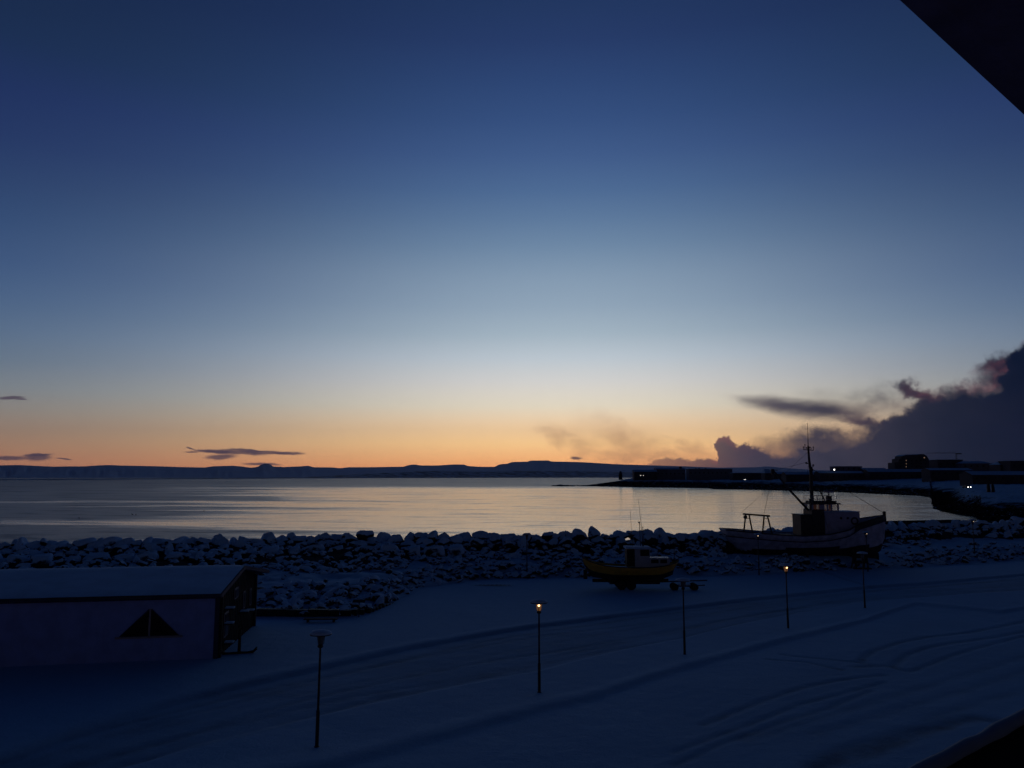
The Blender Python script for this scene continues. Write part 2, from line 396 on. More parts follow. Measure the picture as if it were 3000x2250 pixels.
def r2(a, b): return (800+a*.40687, 1280+b*.40687)
mp = [(-500,1362),(-100,1365)]+[r1(*p) for p in ((0,205),(180,202),(300,208),(420,214),(540,212),(640,212),(760,204),(820,202),(900,206),(1020,208),(1200,212),(1300,216),(1500,220),(1560,211),(1700,207),(1760,212),(1830,222),(1880,215),(1905,197),(1935,190),(1965,196),(1990,214),(2060,217),(2150,213))]
mp += [r2(*p) for p in ((80,215),(200,213),(270,207),(310,218),(450,220),(500,225),(560,218),(700,218),(950,214),(985,202),(1030,198),(1070,205),(1180,206),(1300,198),(1380,199),(1410,210),(1500,215),(1600,215),(1630,197),(1690,192),(1720,180),(1840,178),(1850,170),(1980,169),(2000,177),(2180,180))]
mp += [(1740,1356),(1800,1360),(1900,1363),(2000,1366),(2100,1370),(2200,1369),(2240,1366),(2300,1372),(2400,1378),(3500,1384)]
skyline('mountains', mp, lambda p: 6500+1.2*max(p, 0), lambda p: 15000+.5*p, M['mountain'], 3, 1)
wlY = lambda p: float(np.interp(p, [-500,0,300,800,1300,1700,3500], [2300,2450,2600,4200,6400,8000,8600]))
fp = [(-500,1402),(0,1403.5),(500,1401),(900,1398),(1120,1386),(1160,1384.5),(1230,1381),(1300,1380),(1420,1382),(1500,1380.5),(1600,1380),(1700,1380),(1800,1383),(2400,1388),(3500,1390)]
skyline('far_shore', fp, wlY, lambda p: wlY(p)*1.12, M['farland'], 5, 1)

# ------------------------------------------------------------------ headland with the town
HP = [(1680,1423),(1700,1424),(1760,1425.5),(1850,1427),(1980,1429),(2080,1430),(2092,1433),(2170,1434),(2300,1437),(2450,1441),(2577,1447),(2690,1452),(2728,1457),(2734,1490),(2760,1499),(2800,1506),(2850,1512),(2880,1527),(2930,1533),(3000,1536),(3500,1540)]
hu = np.array([uof(*p) for p in HP]); hy = np.array([on(p[0], p[1], SEA).y for p in HP])
FP_ = [(1680,1423),(1700,1424),(1760,1425.5),(1850,1427),(1980,1429),(2080,1430),(2092,1433),(2170,1434),(2300,1437),(2450,1441),(2577,1447),(2690,1452),(2728,1457),(2770,1464),(2850,1470),(3000,1476),(3500,1480)]
fu = np.array([uof(*p) for p in FP_]); fy2 = np.array([on(p[0], p[1], SEA).y for p in FP_])
def HL(x, y):                                   # headland height
    x = np.asarray(x, float); y = np.asarray(y, float); u = x/y; s = y-np.interp(u, fu, fy2)
    wide = np.interp(u, [uof(1680,1400), uof(1850,1400), uof(2100,1400), .45, .6], [25, 60, 110, 130, 90])
    z = np.where(s < 0, SEA+s*.05, np.interp(s/wide*30, [0, 2, 8, 30, 60, 200], [SEA, -1.6, 1.2, 3.6, 5.2, 9.0]))
    hill = np.interp(u, [uof(1800,1400), uof(2200,1400), uof(2500,1400), uof(2700,1400), uof(3000,1400)], [0, 1.0, 7, 10, 14])
    z = z+hill*sst((y-620)/380)*(s > 0)
    tip = np.clip((u-uof(1684,1400))/.075, 0, 1)**1.3
    z = np.where(s > 0, SEA-.3*(1-tip)+(z-SEA)*tip, z)
    wd = np.interp(u, [uof(p, 1400) for p in (1684, 1760, 1850, 1960)], [25, 110, 260, 3000])
    z = z-sst((s-wd)/60)*(z-SEA+1.5)
    sl = y-np.interp(u, hu, hy)                 # the near lobe, low at its tip
    tp = sst((u-uof(2726,1440))/(uof(2850,1440)-uof(2726,1440)))
    zl = np.interp(sl, [-20, 0, 3, 12, 45, 100, 200], [SEA-1, SEA, -1.3, .9, 3.4, 4.2, 4.6])
    zl = np.where(u > uof(2724,1440), SEA-.25*(1-tp)+(zl-SEA)*(.10+.90*tp), SEA-2)
    return np.maximum(z, zl)
pxs = np.concatenate([np.arange(1676, 2724, 4.0), np.arange(2724, 3060, 2.0), np.arange(3060, 3500, 12)])
us = (pxs-1500)/F*1.006
rr = np.concatenate([[-8, -2, 0, 1, 2, 3, 4, 5, 6.5, 8, 10, 12, 14, 17, 20, 24, 28, 33, 39, 46, 55, 66, 80], np.linspace(95, 420, 34), [500, 700, 1000]])
rows = []
ny = np.interp(us, hu, hy)
for s in rr:
    y = ny+s*np.clip(ny/500, .45, 1.6); x = us*y; z = HL(x, y)
    k = 1 if s > 0 else 0
    z = z+k*(vnoise(x, y, 5, 61)*np.clip(ny/700, .5, .9)*min(s/3, 1)*(1.2 if s < 30 else .6)*sst((z-SEA)/1.5)+vnoise(x, y, 40, 62)*.5*min(s/30, 1))
    rows.append(np.stack([x, y, z], -1))
m = bpy.data.materials.new('headland_snow'); m.use_nodes = True; t = NT(m.node_tree); b = t.n['Principled BSDF']
g = t.node('ShaderNodeNewGeometry'); s_ = t.node('ShaderNodeSeparateXYZ'); t.l.new(g.outputs['Normal'], s_.inputs[0])
p_ = t.node('ShaderNodeSeparateXYZ'); t.l.new(g.outputs['Position'], p_.inputs[0])
nz = t.noise(g.outputs['Position'], .12, 6, .7); nf = t.noise(g.outputs['Position'], .6, 4, .7)
k = t.m('ADD', p_.outputs[2], t.m('MULTIPLY', t.m('SUBTRACT', nz.outputs[0], .5), 9.0))   # tide-washed rock carries no snow
f = t.m('MULTIPLY', t.mr(t.m('SUBTRACT', k, t.mr(p_.outputs[1], 500, 900, 0, 2.2)), .9, 2.6), t.mr(t.m('ADD', s_.outputs[2], t.m('MULTIPLY', t.m('SUBTRACT', nf.outputs[0], .5), .9)), .74, 1.0))
t.l.new(t.mix(f, (.006, .006, .007, 1), SNOWC+(1,)), b.inputs['Base Color']); b.inputs['Roughness'].default_value = 1; b.inputs['Specular IOR Level'].default_value = 0
npmesh('headland', np.concatenate(rows), grid_faces(len(rr), len(pxs)), m, kind='structure')

# ------------------------------------------------------------------ rocks
def rock_bm(n, k, seed, sub=4, nz=.05, snow=.0):
    """boulder: a ball cut by random planes (soft edges), roughened, with snow lying on its top"""
    r = np.random.default_rng(seed); bm = bmesh.new(); bmesh.ops.create_icosphere(bm, subdivisions=sub, radius=1)
    N = r.normal(size=(n, 3)); N /= np.linalg.norm(N, axis=1)[:, None]; dd = r.uniform(.5, .86, n)
    if k == 'block': N = np.array([[1,.08,0],[-1,.1,0],[.06,1,.05],[-.05,-1,.1],[0,.08,1],[.1,0,-1],[.7,.7,.2],[-.6,.3,.7]])+r.normal(size=(8, 3))*.07; N /= np.linalg.norm(N, axis=1)[:, None]; dd = np.array([.9,.9,.7,.7,.72,.72,1.05,1.0])
    for v in bm.verts:
        c = np.array(v.co); dt = N@c; q = np.where(dt > .05, dd/np.maximum(dt, .05), 9.0); q = np.minimum(q, 1.15)
        rad = -np.log(np.exp(-q*26).sum()/1.0+math.exp(-1.15*26))/26
        v.co *= rad
    if k != 'block':
        for v in bm.verts: v.co.y *= .86; v.co.z *= .74
    bm.normal_update()
    for v in bm.verts:
        v.co += v.normal*noise.fractal(v.co*2.1+Vector((seed, 0, 0)), 1, 2, 5)*nz
    bm.normal_update()
    for v in bm.verts:
        if snow and v.normal.z > .25: v.co.z += snow*min(1, (v.normal.z-.25)*1.6)
    return bm
def as_mesh(bm, name, m, smooth=True):
    me = bpy.data.meshes.new(name); bm.to_mesh(me); bm.free(); me.materials.append(m)
    me.polygons.foreach_set('use_smooth', [smooth]*len(me.polygons)); return me
BO = [as_mesh(rock_bm(9+i % 5, '', 100+i, 4, .08, .11), 'boulder', M['boulder']) for i in range(14)]
BL = [as_mesh(rock_bm(8, 'block', 200+i, 4, .06, .10), 'stone_block', M['boulder']) for i in range(8)]
count = [0]
def crest(u): return float(np.interp(u, CU, CY))
def toe(u): return float(np.interp(u, TU, TY))
def boulder(x, y, z, s, kind, name, label, group, sz=None, rz=None):
    me = random.choice(kind); o = bpy.data.objects.new(name, me); COL.objects.link(o)
    o.location = (x, y, z); a = random.uniform(.85, 1.2); o.scale = (s*a, s/a, sz or s*random.uniform(.85, 1.1))
    o.rotation_euler = (random.uniform(-.1, .1), random.uniform(-.12, .12), random.uniform(0, 6.3) if rz is None else rz)
    tag(o, label, 'boulder' if name == 'boulder' else 'stone block', group); count[0] += 1
# crest line, walked at ~1.6 m steps
u = uof(-40, 1560); n_ = 0
while u < uof(3080, 1530):
    y = crest(u); x = u*y; s = random.choice([.8, .95, 1.1, 1.22])*random.uniform(.9, 1.1)
    top = 3.4+random.uniform(-.3, .12)+(.5 if random.random() < .05 else 0)
    if uof(2590, 1530) < u < uof(2810, 1530): top = min(top, 3.2)
    boulder(x, y+random.uniform(-.4, .4), top-s*.55, s, BO, 'boulder', 'snow capped boulder on the crest line of the sea wall, dark against the water', 'crest boulders of the breakwater')
    u += random.uniform(.85, 1.25)*s/y
    n_ += 1
u = uof(-40, 1560)
while u < uof(3080, 1530):
    y = crest(u)-random.uniform(1.0, 1.8); x = u*y; s = random.uniform(.7, 1.1)
    boulder(x, y, 2.95+random.uniform(-.35, .15)-s*.5, s, BO, 'boulder', 'snowy boulder wedged just below the crest on the landward face of the sea wall', 'second row boulders of the breakwater')
    u += random.uniform(1.5, 2.2)*s/y
u = uof(-20, 1560)
while u < uof(1400, 1600):
    y = crest(u)-random.uniform(3.6, 4.0); s = random.uniform(.75, 1.25)
    boulder(u*y, y, 1.25+.62*s*.5, s, BL, 'stone_block', 'big squared snow faced block in the row at the foot of the sea wall', 'squared blocks of the breakwater', sz=random.uniform(1.0, 1.25), rz=random.choice([0, math.pi/2, math.pi])+random.uniform(-.25, .25)-u)
    u += random.uniform(1.9, 2.9)*s/y
u = uof(1400, 1600)
while u < uof(3060, 1530):
    y = crest(u)-random.uniform(3, 5.5); s = random.uniform(.5, .9); x = u*y
    if not (uof(2090, 1600) < u < uof(2600, 1600)) or random.random() < .3:
        boulder(x, y, H(x, y)+.1, s, BO, 'boulder', 'low boulder half buried in snow on the right hand slope behind the boats', 'scattered boulders behind the boats')
    u += random.uniform(2.2, 4.0)*s/y
print('boulders', count[0])
# rubble: small stones nobody could count, one object
variants = []
for i in range(10):
    bm = rock_bm(9, '', 300+i, 2, .06, .0); bmesh.ops.triangulate(bm, faces=bm.faces[:])
    bm.verts.ensure_lookup_table()
    variants.append((np.array([v.co[:] for v in bm.verts]), np.array([[v.index for v in f.verts] for f in bm.faces]))); bm.free()
def scatter(name, n, place, m, kind='stuff', label=None):
    VV = []; FF = []; off = 0; r = np.random.default_rng(5)
    for _ in range(n):
        q = place(r)
        if q is None: continue
        x, y, z, s = q; v, f = variants[r.integers(len(variants))]; a = r.uniform(0, 6.28); c, sn = math.cos(a), math.sin(a)
        tl = r.uniform(-.5, .5); ct, st = math.cos(tl), math.sin(tl)
        w = v*np.array([s*r.uniform(.9, 1.5), s, s*r.uniform(.7, 1.1)])
        w = np.stack([w[:, 0]*ct-w[:, 2]*st, w[:, 1], w[:, 0]*st+w[:, 2]*ct], -1)
        w = np.stack([w[:, 0]*c-w[:, 1]*sn, w[:, 0]*sn+w[:, 1]*c, w[:, 2]], -1)+np.array([x, y, z])
        VV.append(w); FF.append(f+off); off += len(w)
    return npmesh(name, np.concatenate(VV), np.concatenate(FF), m, smooth=False, kind=kind, label=label, cat='rubble')
def pl(r):
    px = r.uniform(-60, 3080); u = (px-1500)/F; t_ = r.uniform(0, 1)
    dens = np.interp(t_, [0, .28, .34, .46, .52, .9, 1], [1, .9, .15, .25, .8, .9, .3])
    if px > 2700: dens *= np.interp(t_, [0, .4, .5, .75, .8, 1], [.8, .9, .0, .0, .9, 1])
    if 1500 < px < 2700: dens *= .75
    if r.random() > dens: return None
    y0, y1 = toe(u), crest(u); y = y0+(y1-y0)*t_; x = u*y
    if 2110 < px < 2590 and abs(y-85) < 2.2: return None
    s = r.uniform(.2, .5)*(1.25 if px < 1200 and t_ < .33 else 1)*(1.1 if t_ > .5 else 1)
    return x, y, H(x, y)+s*r.uniform(.05, .4), s
scatter('rubble_slope', 4200, pl, M['rubble'], label='snow dusted rubble stones on the slope below the sea wall')
def ps(r):
    px = r.uniform(1684, 3060); u = (px-1500)/F; y0 = float(np.interp(u, hu, hy)); s_ = abs(r.normal(0, 9 if px < 2730 else 26))*np.clip(y0/500, .4, 1.5)
    y = y0+s_-1; x = u*y; s = r.uniform(.5, 1.5)*np.clip(y0/600, .4, 1)*(.7 if px > 2730 else 1)
    return x, y, float(HL(x, y))+s*.15, s
scatter('shore_rocks', 3000, ps, M['shore'], label='black tide washed rocks along the headland shore')
q = on(1650, 1424.5, SEA)
mb = MB()
for i, (dx, s, w) in enumerate([(-11, 1.2, 4.5), (-4, 1.9, 6), (4, 1.6, 5), (11, 1.0, 4.5)]): mb.ball((dx, 0, SEA+.1*i), 1, (w, 3, s), 2)
for v in mb.bm.verts: v.co += Vector((noise.noise(v.co*.6), 0, noise.noise(v.co*.7+Vector((5,5,5)))*.8))
o = mb.build('skerry', M['shore'], loc=(q.x, q.y, 0)); tag(o, 'low black rock islet off the tip of the headland', 'rock')

mb = MB(); P_ = [(u_*y_, y_) for u_, y_ in ((q, float(np.interp(q, CU, CY))+1.3) for q in np.linspace(uof(2585, 1530), uof(2815, 1530), 12))]
for (xa, ya), (xb, yb_) in zip(P_, P_[1:]):
    mb.add([(xa,ya,1),(xb,yb_,1),(xb,yb_+.4,1),(xa,ya+.4,1),(xa,ya,3.55),(xb,yb_,3.55),(xb,yb_+.4,3.55),(xa,ya+.4,3.55)], [(0,3,2,1),(4,5,6,7),(0,1,5,4),(2,3,7,6)])
bmesh.ops.remove_doubles(mb.bm, verts=mb.bm.verts[:], dist=.01)
o = mb.build('parapet', M['darkstone']); tag(o, 'straight low parapet wall at the water side right of the ship bow', 'wall')
# dark stone retaining edge at the foot of the left rubble slope
mb = MB(); prev = None
pts = [on(px, py) for px, py in ((690,1808),(780,1808),(870,1808),(960,1808),(1030,1806),(1090,1793),(1130,1777),(1155,1766))]
hs = [.5,.5,.48,.48,.42,.3,.16,.06]
for (p, h_), (q_, h2) in zip(zip(pts, hs), zip(pts[1:], hs[1:])):
    d = (q_-p); k = max(1, int(d.length/.55))
    for i in range(k):
        a_ = p+d*(i/k)+Vector((0, random.uniform(-.05, .05), 0)); b_ = p+d*((i+.97)/k)+Vector((0, random.uniform(-.05, .05), 0)); hh = h_+(h2-h_)*(i/k)+random.uniform(-.05, .05)
        mb.box((a_.x, a_.y, -.1), (b_.x, a_.y+.55, hh))
o = mb.build('retaining_wall', M['darkstone'], bevel=.04); tag(o, 'low dark stone retaining wall along the foot of the left rubble slope', 'wall')

# ------------------------------------------------------------------ street lamps
def make_lamp(lit):
    r = empty('street_lamp', (0,0,0))
    MB().lathe([(.10,0),(.10,.05),(.068,.06),(.064,1.25),(.06,1.28),(.045,1.3),(.036,3.42),(.036,3.45)], 14).build('pole', M['lamp_metal'], r)
    MB().lathe([(.06,3.43),(.1,3.46),(.105,3.5),(.085,3.52),(.085,3.56)], 16).build('collar', M['lamp_metal'], r)
    l = MB().lathe([(.08,3.56),(.1,3.62),(.135,3.84),(.135,3.86)], 16).build('lantern', M['lantern_lit'] if lit == 1 else M['lamp_glass'], r)
    for k in range(3):
        a = k*2.09+.4; MB().bar((.115*math.cos(a), .115*math.sin(a), 3.55), (.15*math.cos(a), .15*math.sin(a), 3.88), .018).build('strut', M['lamp_metal'], l)
    s = MB().lathe([(.13,3.87),(.3,3.875),(.385,3.89),(.39,3.915),(.3,3.945),(.1,3.97),(.03,3.975)], 24).build('lamp_shade', M['lamp_metal'], r)
    MB().lathe([(.37,3.92),(.38,3.95),(.33,4.0),(.18,4.045),(.02,4.06)], 24).build('snow_cap', M['snowcap'], s)
    if lit: MB().ball((0, -.12, 3.80), .05 if lit == 1 else .038).build('bulb', M['bulb'] if lit == 1 else M['bulb_far'], r)
    return r
L0 = make_lamp(0); L1 = make_lamp(1); L2 = make_lamp(2)
lamps = [(928,2188,0,'unlit street lamp with a snowy mushroom cap, nearest of the front row'),(1580,2028,1,'street lamp with a bright orange bulb, between the building and the yellow boat'),
 (2006,1917,0,'unlit street lamp whose head overlaps the trailer beside the yellow boat'),(2309,1841,1,'lit street lamp standing in the road snow below the fishing ship stern'),
 (2534,1780,0,'unlit street lamp standing in front of the fishing ship bow'),(1544,1693,0,'unlit street lamp at the foot of the rubble slope left of the yellow boat'),
 (2224,1685,2,'far street lamp with a small glowing light before the ship stern'),(2543,1675,2,'far street lamp glowing faintly against the ship bow'),(2857,1640,2,'far lit street lamp by the snow flat right of the ship')]
used = set()
for px, py, k, lab in lamps:
    src = (L0, L1, L2)[k]; o = copy_tree(src) if k in used else src; used.add(k)
    p = on(px, py); o.location = (p.x, p.y, min(H(p.x, p.y), .6)-.04); o.rotation_euler = (random.uniform(-.006, .006), random.uniform(-.008, .008), random.uniform(-.5, .5))
    tag(o, lab, 'street lamp', 'mushroom shaped lamps along the road'); 

nt = NT(M['wall'].node_tree); wb_ = nt.n['Principled BSDF']; wv = nt.node('ShaderNodeTexWave', wave_type='BANDS', bands_direction='X', wave_profile='SAW'); wv.inputs['Scale'].default_value = 1.3; wv.inputs['Distortion'].default_value = .05
nt.l.new(nt.node('ShaderNodeTexCoord').outputs['Object'], wv.inputs[0]); bq = nt.node('ShaderNodeBump'); bq.inputs['Strength'].default_value = .5; bq.inputs['Distance'].default_value = .02
nt.l.new(wv.outputs['Fac'], bq.inputs['Height']); nt.l.new(bq.outputs[0], wb_.inputs['Normal'])
# ------------------------------------------------------------------ long low building at the left
A = on(633, 1929); B_ = on(0, 1953); dirw = (A-B_).normalized(); C_ = on(741, 1832)
ang = math.atan2(dirw.y, dirw.x)
bld = empty('low_building', (A.x, A.y, 0), ang, label='long low building with snow covered roof and a triangular window in its pale wall', cat='building')
inv = Matrix.Rotation(-ang, 4, 'Z')
def loc(p): return inv@(Vector((p.x, p.y, 0))-Vector((A.x, A.y, 0)))
D = loc(C_).y; sk = loc(C_).x                   # depth and slight skew of the gable
Lb = 34; e0 = 3.42; ez = 3.52; rz_ = 4.12; rm = D*.56
EV = .45
skx = lambda y: sk*y/D
def gx(y): return skx(y)
vs = []
def quadwall(pts): vs.append(pts)
mb = MB()
mb.add([(-Lb,0,-.2),(0,0,-.2),(0,0,e0),(-Lb,0,e0)], [(0,1,2,3)])
mb.add([(-Lb,D,-.2),(sk,D,-.2),(sk,D,ez),(-Lb,D,ez)], [(3,2,1,0)])
mb.add([(-Lb,0,-.2),(-Lb,D,-.2),(-Lb,D,ez),(-Lb,rm,rz_),(-Lb,0,e0)], [(0,4,3,2,1)])
mb.build('wall', M['wall'], bld)
mb = MB(); mb.add([(0.02,0,-.2),(sk+.02,D,-.2),(sk+.02,D,ez),(gx(rm)+.02,rm,rz_-.02),(.02,0,e0)], [(0,1,2,3,4)], 0)
mb.add([(-.05,0,-.2),(sk-.05,D,-.2),(sk-.05,D,ez),(gx(rm)-.05,rm,rz_-.02),(-.05,0,e0)], [(4,3,2,1,0)], 0)
gable = mb.build('gable_wall', M['timber'], bld); gable['label'] = 'dark timber clad gable end'
mb = MB()
def rp(y, over): return gx(y)+over
fy = -EV; fz = e0-.06; by = D+EV; bz = ez-.08; O = .25
mb.add([(-Lb-.3,fy,fz),(rp(fy,O),fy,fz),(rp(rm,O),rm,rz_+.08),(-Lb-.3,rm,rz_+.08),(-Lb-.3,by,bz),(rp(by,.8),by,bz),
        (-Lb-.3,fy,fz-.22),(rp(fy,O),fy,fz-.22),(rp(rm,O),rm,rz_-.12),(-Lb-.3,rm,rz_-.12),(-Lb-.3,by,bz-.22),(rp(by,.8),by,bz-.22)],
       [(0,1,2,3),(3,2,5,4),(6,9,8,7),(9,10,11,8),(0,6,7,1),(1,7,8,2),(2,8,11,5),(4,5,11,10),(0,3,9,6),(3,4,10,9)])
roof = mb.build('roof', M['fascia'], bld)
mb = MB(); nx = 60; nyy = 14; V = []
for j in range(nyy+1):
    k = j/nyy
    if k <= .6: y = fy-.04+(rm-fy)*(k/.6); z = fz+.02+(rz_+.08-fz)*(k/.6)
    else: y = rm+(by-rm)*((k-.6)/.4); z = rz_+.1+(bz-rz_-.08)*((k-.6)/.4)
    for i in range(nx+1):
        x = -Lb-.3+(rp(y, .2)+Lb+.3)*i/nx; n = noise.noise(Vector((x*.7, y*.7, 3)))
        V.append((x, y, z+.07+.02*n-(.055 if j in (0, nyy) or i == nx else 0)))
o = npmesh('snow_cover', V, grid_faces(nyy+1, nx+1), M['roof_snow']); o.parent = roof
MB().tube([(-Lb, fy-.06, fz-.12), (O, fy-.06, fz-.10)], .07, 8).build('gutter', M['fascia'], roof)
# triangular window
def onwall(px, py):                              # point of the front wall plane seen at px,py -> local x,z
    r = Vector(ray(px, py)); n = Vector((-dirw.y, dirw.x, 0)); k = (Vector((A.x, A.y, 0))-Vector((0,0,CZ))).dot(n)/r.dot(n)
    p = Vector((0,0,CZ))+r*k; l = loc(p); return l.x, p.z
wa = onwall(350, 1866); wb = onwall(523, 1866); wt = onwall(437, 1784)
cx = (wa[0]+wb[0])/2
win = MB().prism([(wa[0], wa[1]), (wb[0], wa[1]), (cx, wt[1])], -.02, .02).build('window', M['glass'], bld)
mb = MB(); mb.bar((cx, -.05, wa[1]), (cx, -.05, wt[1]), .09, .05); mb.build('mullion', M['trim'], win)
mb = MB(); mb.box((wa[0]-.2, -.12, wa[1]-.1), (wb[0]+.2, .0, wa[1]-.01)); mb.build('sill', M['trim'], win)
mb = MB(); mb.bar((wa[0], -.035, wa[1]), (cx-.05, -.035, wt[1]), .03, .04); mb.bar((wb[0], -.035, wa[1]), (cx+.05, -.035, wt[1]), .03, .04); mb.build('frame', M['fascia'], win)
mb = MB(); mb.box((-.16, -.04, 0), (.06, .06, 3.3)); mb.build('corner_board', M['fascia'], bld)
# gable details : posts, cladding, snow carrying brackets
def gp_(k, z, off=.05): y = D*k; return Vector((gx(y)+off, y, z))
mb = MB()
for k in np.arange(.03, .99, .045): mb.box((gx(D*k)+.03, D*k-.03, 0), (gx(D*k)+.06, D*k+.03, min(3.25+.9*min(k/.56, (1-k)/.44+.25), 4.0)-.15))
mb.build('cladding', M['timber'], gable)
for k0, k1, z0, z1 in ((.12,.24,.8,2.1),(.36,.5,2.5,3.1),(.62,.68,1.6,2.6),(.82,.88,1.5,2.5)):
    w_ = MB().box((gx(D*k0)+.05, D*k0, z0), (gx(D*k0)+.1, D*k1, z1)).build('window', M['trim'], bld)
    MB().box((gx(D*k0)+.09, D*k0+.08, z0+.08), (gx(D*k0)+.13, D*k1-.08, z1-.08)).build('pane', M['glass'], w_)
for k, z in ((.14, 2.3), (.14, 1.5), (.16, .45), (.55, 1.5), (.72, 1.3)):
    p = gp_(k, z); bk = MB().box((p.x, p.y-.25, p.z), (p.x+.5, p.y+.25, p.z+.05)).build('bracket', M['timber'], bld)
    MB().box((p.x+.01, p.y-.24, p.z+.055), (p.x+.5, p.y+.24, p.z+.13)).build('snow_cap', M['snowcap'], bk, bevel=.03)
mb = MB()
for k in (.02, .98): mb.box((gx(D*k)+.05, D*k-.09, 0), (gx(D*k)+.2, D*k+.09, 3.25))
mb.build('corner_post', M['timber'], bld)

# anchor by the gable
p = on(700, 1915); an = empty('anchor', (p.x, p.y, -.03), .25, label='old iron anchor standing in the snow beside the dark gable end', cat='anchor')
MB().tube([(0,0,.05),(0,.1,1.0),(.02,.12,1.3)], [.09,.07,.06], 10).build('shank', M['iron'], an)
pts = [(-.95,0,.22),(-.8,0,.08),(-.5,0,.04),(0,0,.05),(.45,0,.04),(.75,0,.12),(.92,0,.34)]
MB().tube(pts, [.03,.07,.09,.1,.09,.07,.03], 8).build('arms', M['iron'], an)
for s in (-1, 1): MB().box((s*.8-.14, -.12, .12), (s*.8+.14, .12, .2), rot=Matrix.Rotation(-s*.7, 3, 'Y')).build('fluke', M['iron'], an)
MB().tube([(0,-.55,.95),(0,.75,1.1)], .045, 8).build('stock', M['iron'], an)
bm_ = MB(); bm_.tube([(.1*math.cos(a)+.02, .12, 1.4+.1*math.sin(a)) for a in np.linspace(0, 6.28, 14)], .02, 6); bm_.build('ring', M['iron'], an)

# small sign stand near the retaining wall
p = on(1051, 1808); sg = empty('sign_stand', (p.x, p.y, -.02), label='small dark sign stand on one post at the end of the stone wall', cat='sign')
MB().tube([(0,0,0),(0,0,1.1)], .035, 8).build('post', M['lamp_metal'], sg)
MB().box((-.42,-.18,1.06), (.42,.18,1.1), rot=Matrix.Rotation(.35, 3, 'X')).build('panel', M['timber'], sg)
p = on(940, 1822)
mb = MB(); mb.box((-1.1,-.2,.16), (1.1,.2,.22)); mb.build('bench_top', M['timber'])
bt = bpy.data.objects['bench_top']; be = empty('low_bench', (p.x, p.y, 0), .04, label='low dark bench in front of the stone wall', cat='bench'); bt.name = 'seat'; bt.parent = be
for s in (-1, 1): MB().box((s*.85-.06,-.16,0), (s*.85+.06,.16,.16)).build('leg', M['timber'], be)
print('base ok')

# ------------------------------------------------------------------ fishing ship on the bank
SD = 85.0; K = SD/F
ship = empty('fishing_ship', (0, 0, 0), label='old wooden fishing ship with tall mast and stern gantry set up on the snowy bank', cat='ship')
sx0 = at(2118, 1600, SD).x; ship.location = (sx0, SD, 0); SL = (2588-2118)*K*1.004
def sX(Z_): return (Z_-250)*.2712*K
def sZ(Z_): return at(2350, 1200+.2712*Z_, SD).z
def hull_station(f):
    X_ = f*SL
    bw = 2.35*min(1, (f/.16+.35)**.6 if f < .12 else 1)*(1-max(0, (f-.55)/.45)**2.3)
    sheer = float(np.interp(f, [0, .12, .3, .45, .6, .72, .8, .9, 1], [3.78, 3.62, 3.34, 3.22, 3.38, 3.8, 4.55, 4.95, 5.3]))
    keel = float(np.interp(f, [0, .06, .14, .5, .9, .97, 1], [2.4, 1.7, 1.05, 1.0, 1.05, 1.3, 2.4]))
    return X_, max(bw, .05), sheer, keel
NS = 40; NG = 11; mb = MB(); rings = []
for i in range(NS+1):
    f = i/NS; X_, bw, sh, ke = hull_station(f); ring = []
    for j in range(-NG, NG+1):
        a = j/NG; s = abs(a); w = bw*(1-(1-s)**2.2)**.8 if s > 0 else 0; w = bw*min(1, (s**.75)); z = ke+(sh-ke)*(s**1.9)
        rake = .35*(1-s)*max(0, (f-.85)/.15)-(.9*(1-s))*max(0, (.1-f)/.1)
        ring.append(mb.bm.verts.new((X_-rake, math.copysign(w, a)*(1+.06*s) if a else 0, z)))
    rings.append(ring)
for r0, r1_ in zip(rings, rings[1:]):
    for k in range(2*NG):
        q = mb.bm.faces.new((r0[k], r0[k+1], r1_[k+1], r1_[k])); q.smooth = True
        zc = (r0[k].co.z+r0[k+1].co.z)/2; q.material_index = 1 if zc < 1.75+.02*r0[k].co.x else 0
mb.bm.faces.new(rings[0]); mb.bm.faces.new(rings[-1][::-1])
hull = mb.build('hull', [M['ship_white'], M['ship_under']], ship)
sd = hull.modifiers.new('thick', 'SOLIDIFY'); sd.thickness = .1; sd.offset = -1
mb = MB(); V = []
for i in range(NS+1):
    X_, bw, sh, ke = hull_station(i/NS)
    for s in (-1, 0, 1): V.append((X_-.05, s*bw*.96, sh-.55+(.08 if s == 0 else 0)))
o = npmesh('deck', V, grid_faces(NS+1, 3), M['deck']); o.parent = ship
for s in (-1, 1):                                 # rail along the bulwark and a rubbing strake
    P_ = [hull_station(i/NS) for i in range(NS+1)]
    MB().tube([(p[0], s*p[1]*1.05, p[2]+.03) for p in P_], .07, 6).build('rail', M['ship_dark'], hull)
    MB().tube([(p[0], s*p[1]*1.03, p[2]-.62) for p in P_[:-1]], .05, 6).build('rubbing_strake', M['ship_dark'], hull)
# dark bulwark panel at the bow
for s in (-1, 1):
    V = []
    for f in np.linspace(.76, .985, 14):
        X_, bw, sh, ke = hull_station(f)
        V += [(X_, s*(bw*1.06+.02), sh+.02), (X_, s*(bw*1.0+.07), sh-.62)]
    o = npmesh('bow_bulwark', V, grid_faces(14, 2), M['ship_dark']); o.parent = ship
    so = o.modifiers.new('t', 'SOLIDIFY'); so.thickness = .04; so.offset = 0
MB().box((SL-.22, -.14, 4.6), (SL+.05, .14, 5.72)).build('stem_post', M['ship_dark'], ship, bevel=.03)
mb = MB(); mb.box((1.6, -.16, .55), (SL-1.0, .16, 1.25)); mb.build('keel', M['ship_under'], ship)
rud = MB().box((.35, -.06, .9), (1.15, .06, 2.3)).build('rudder', M['ship_under'], ship)
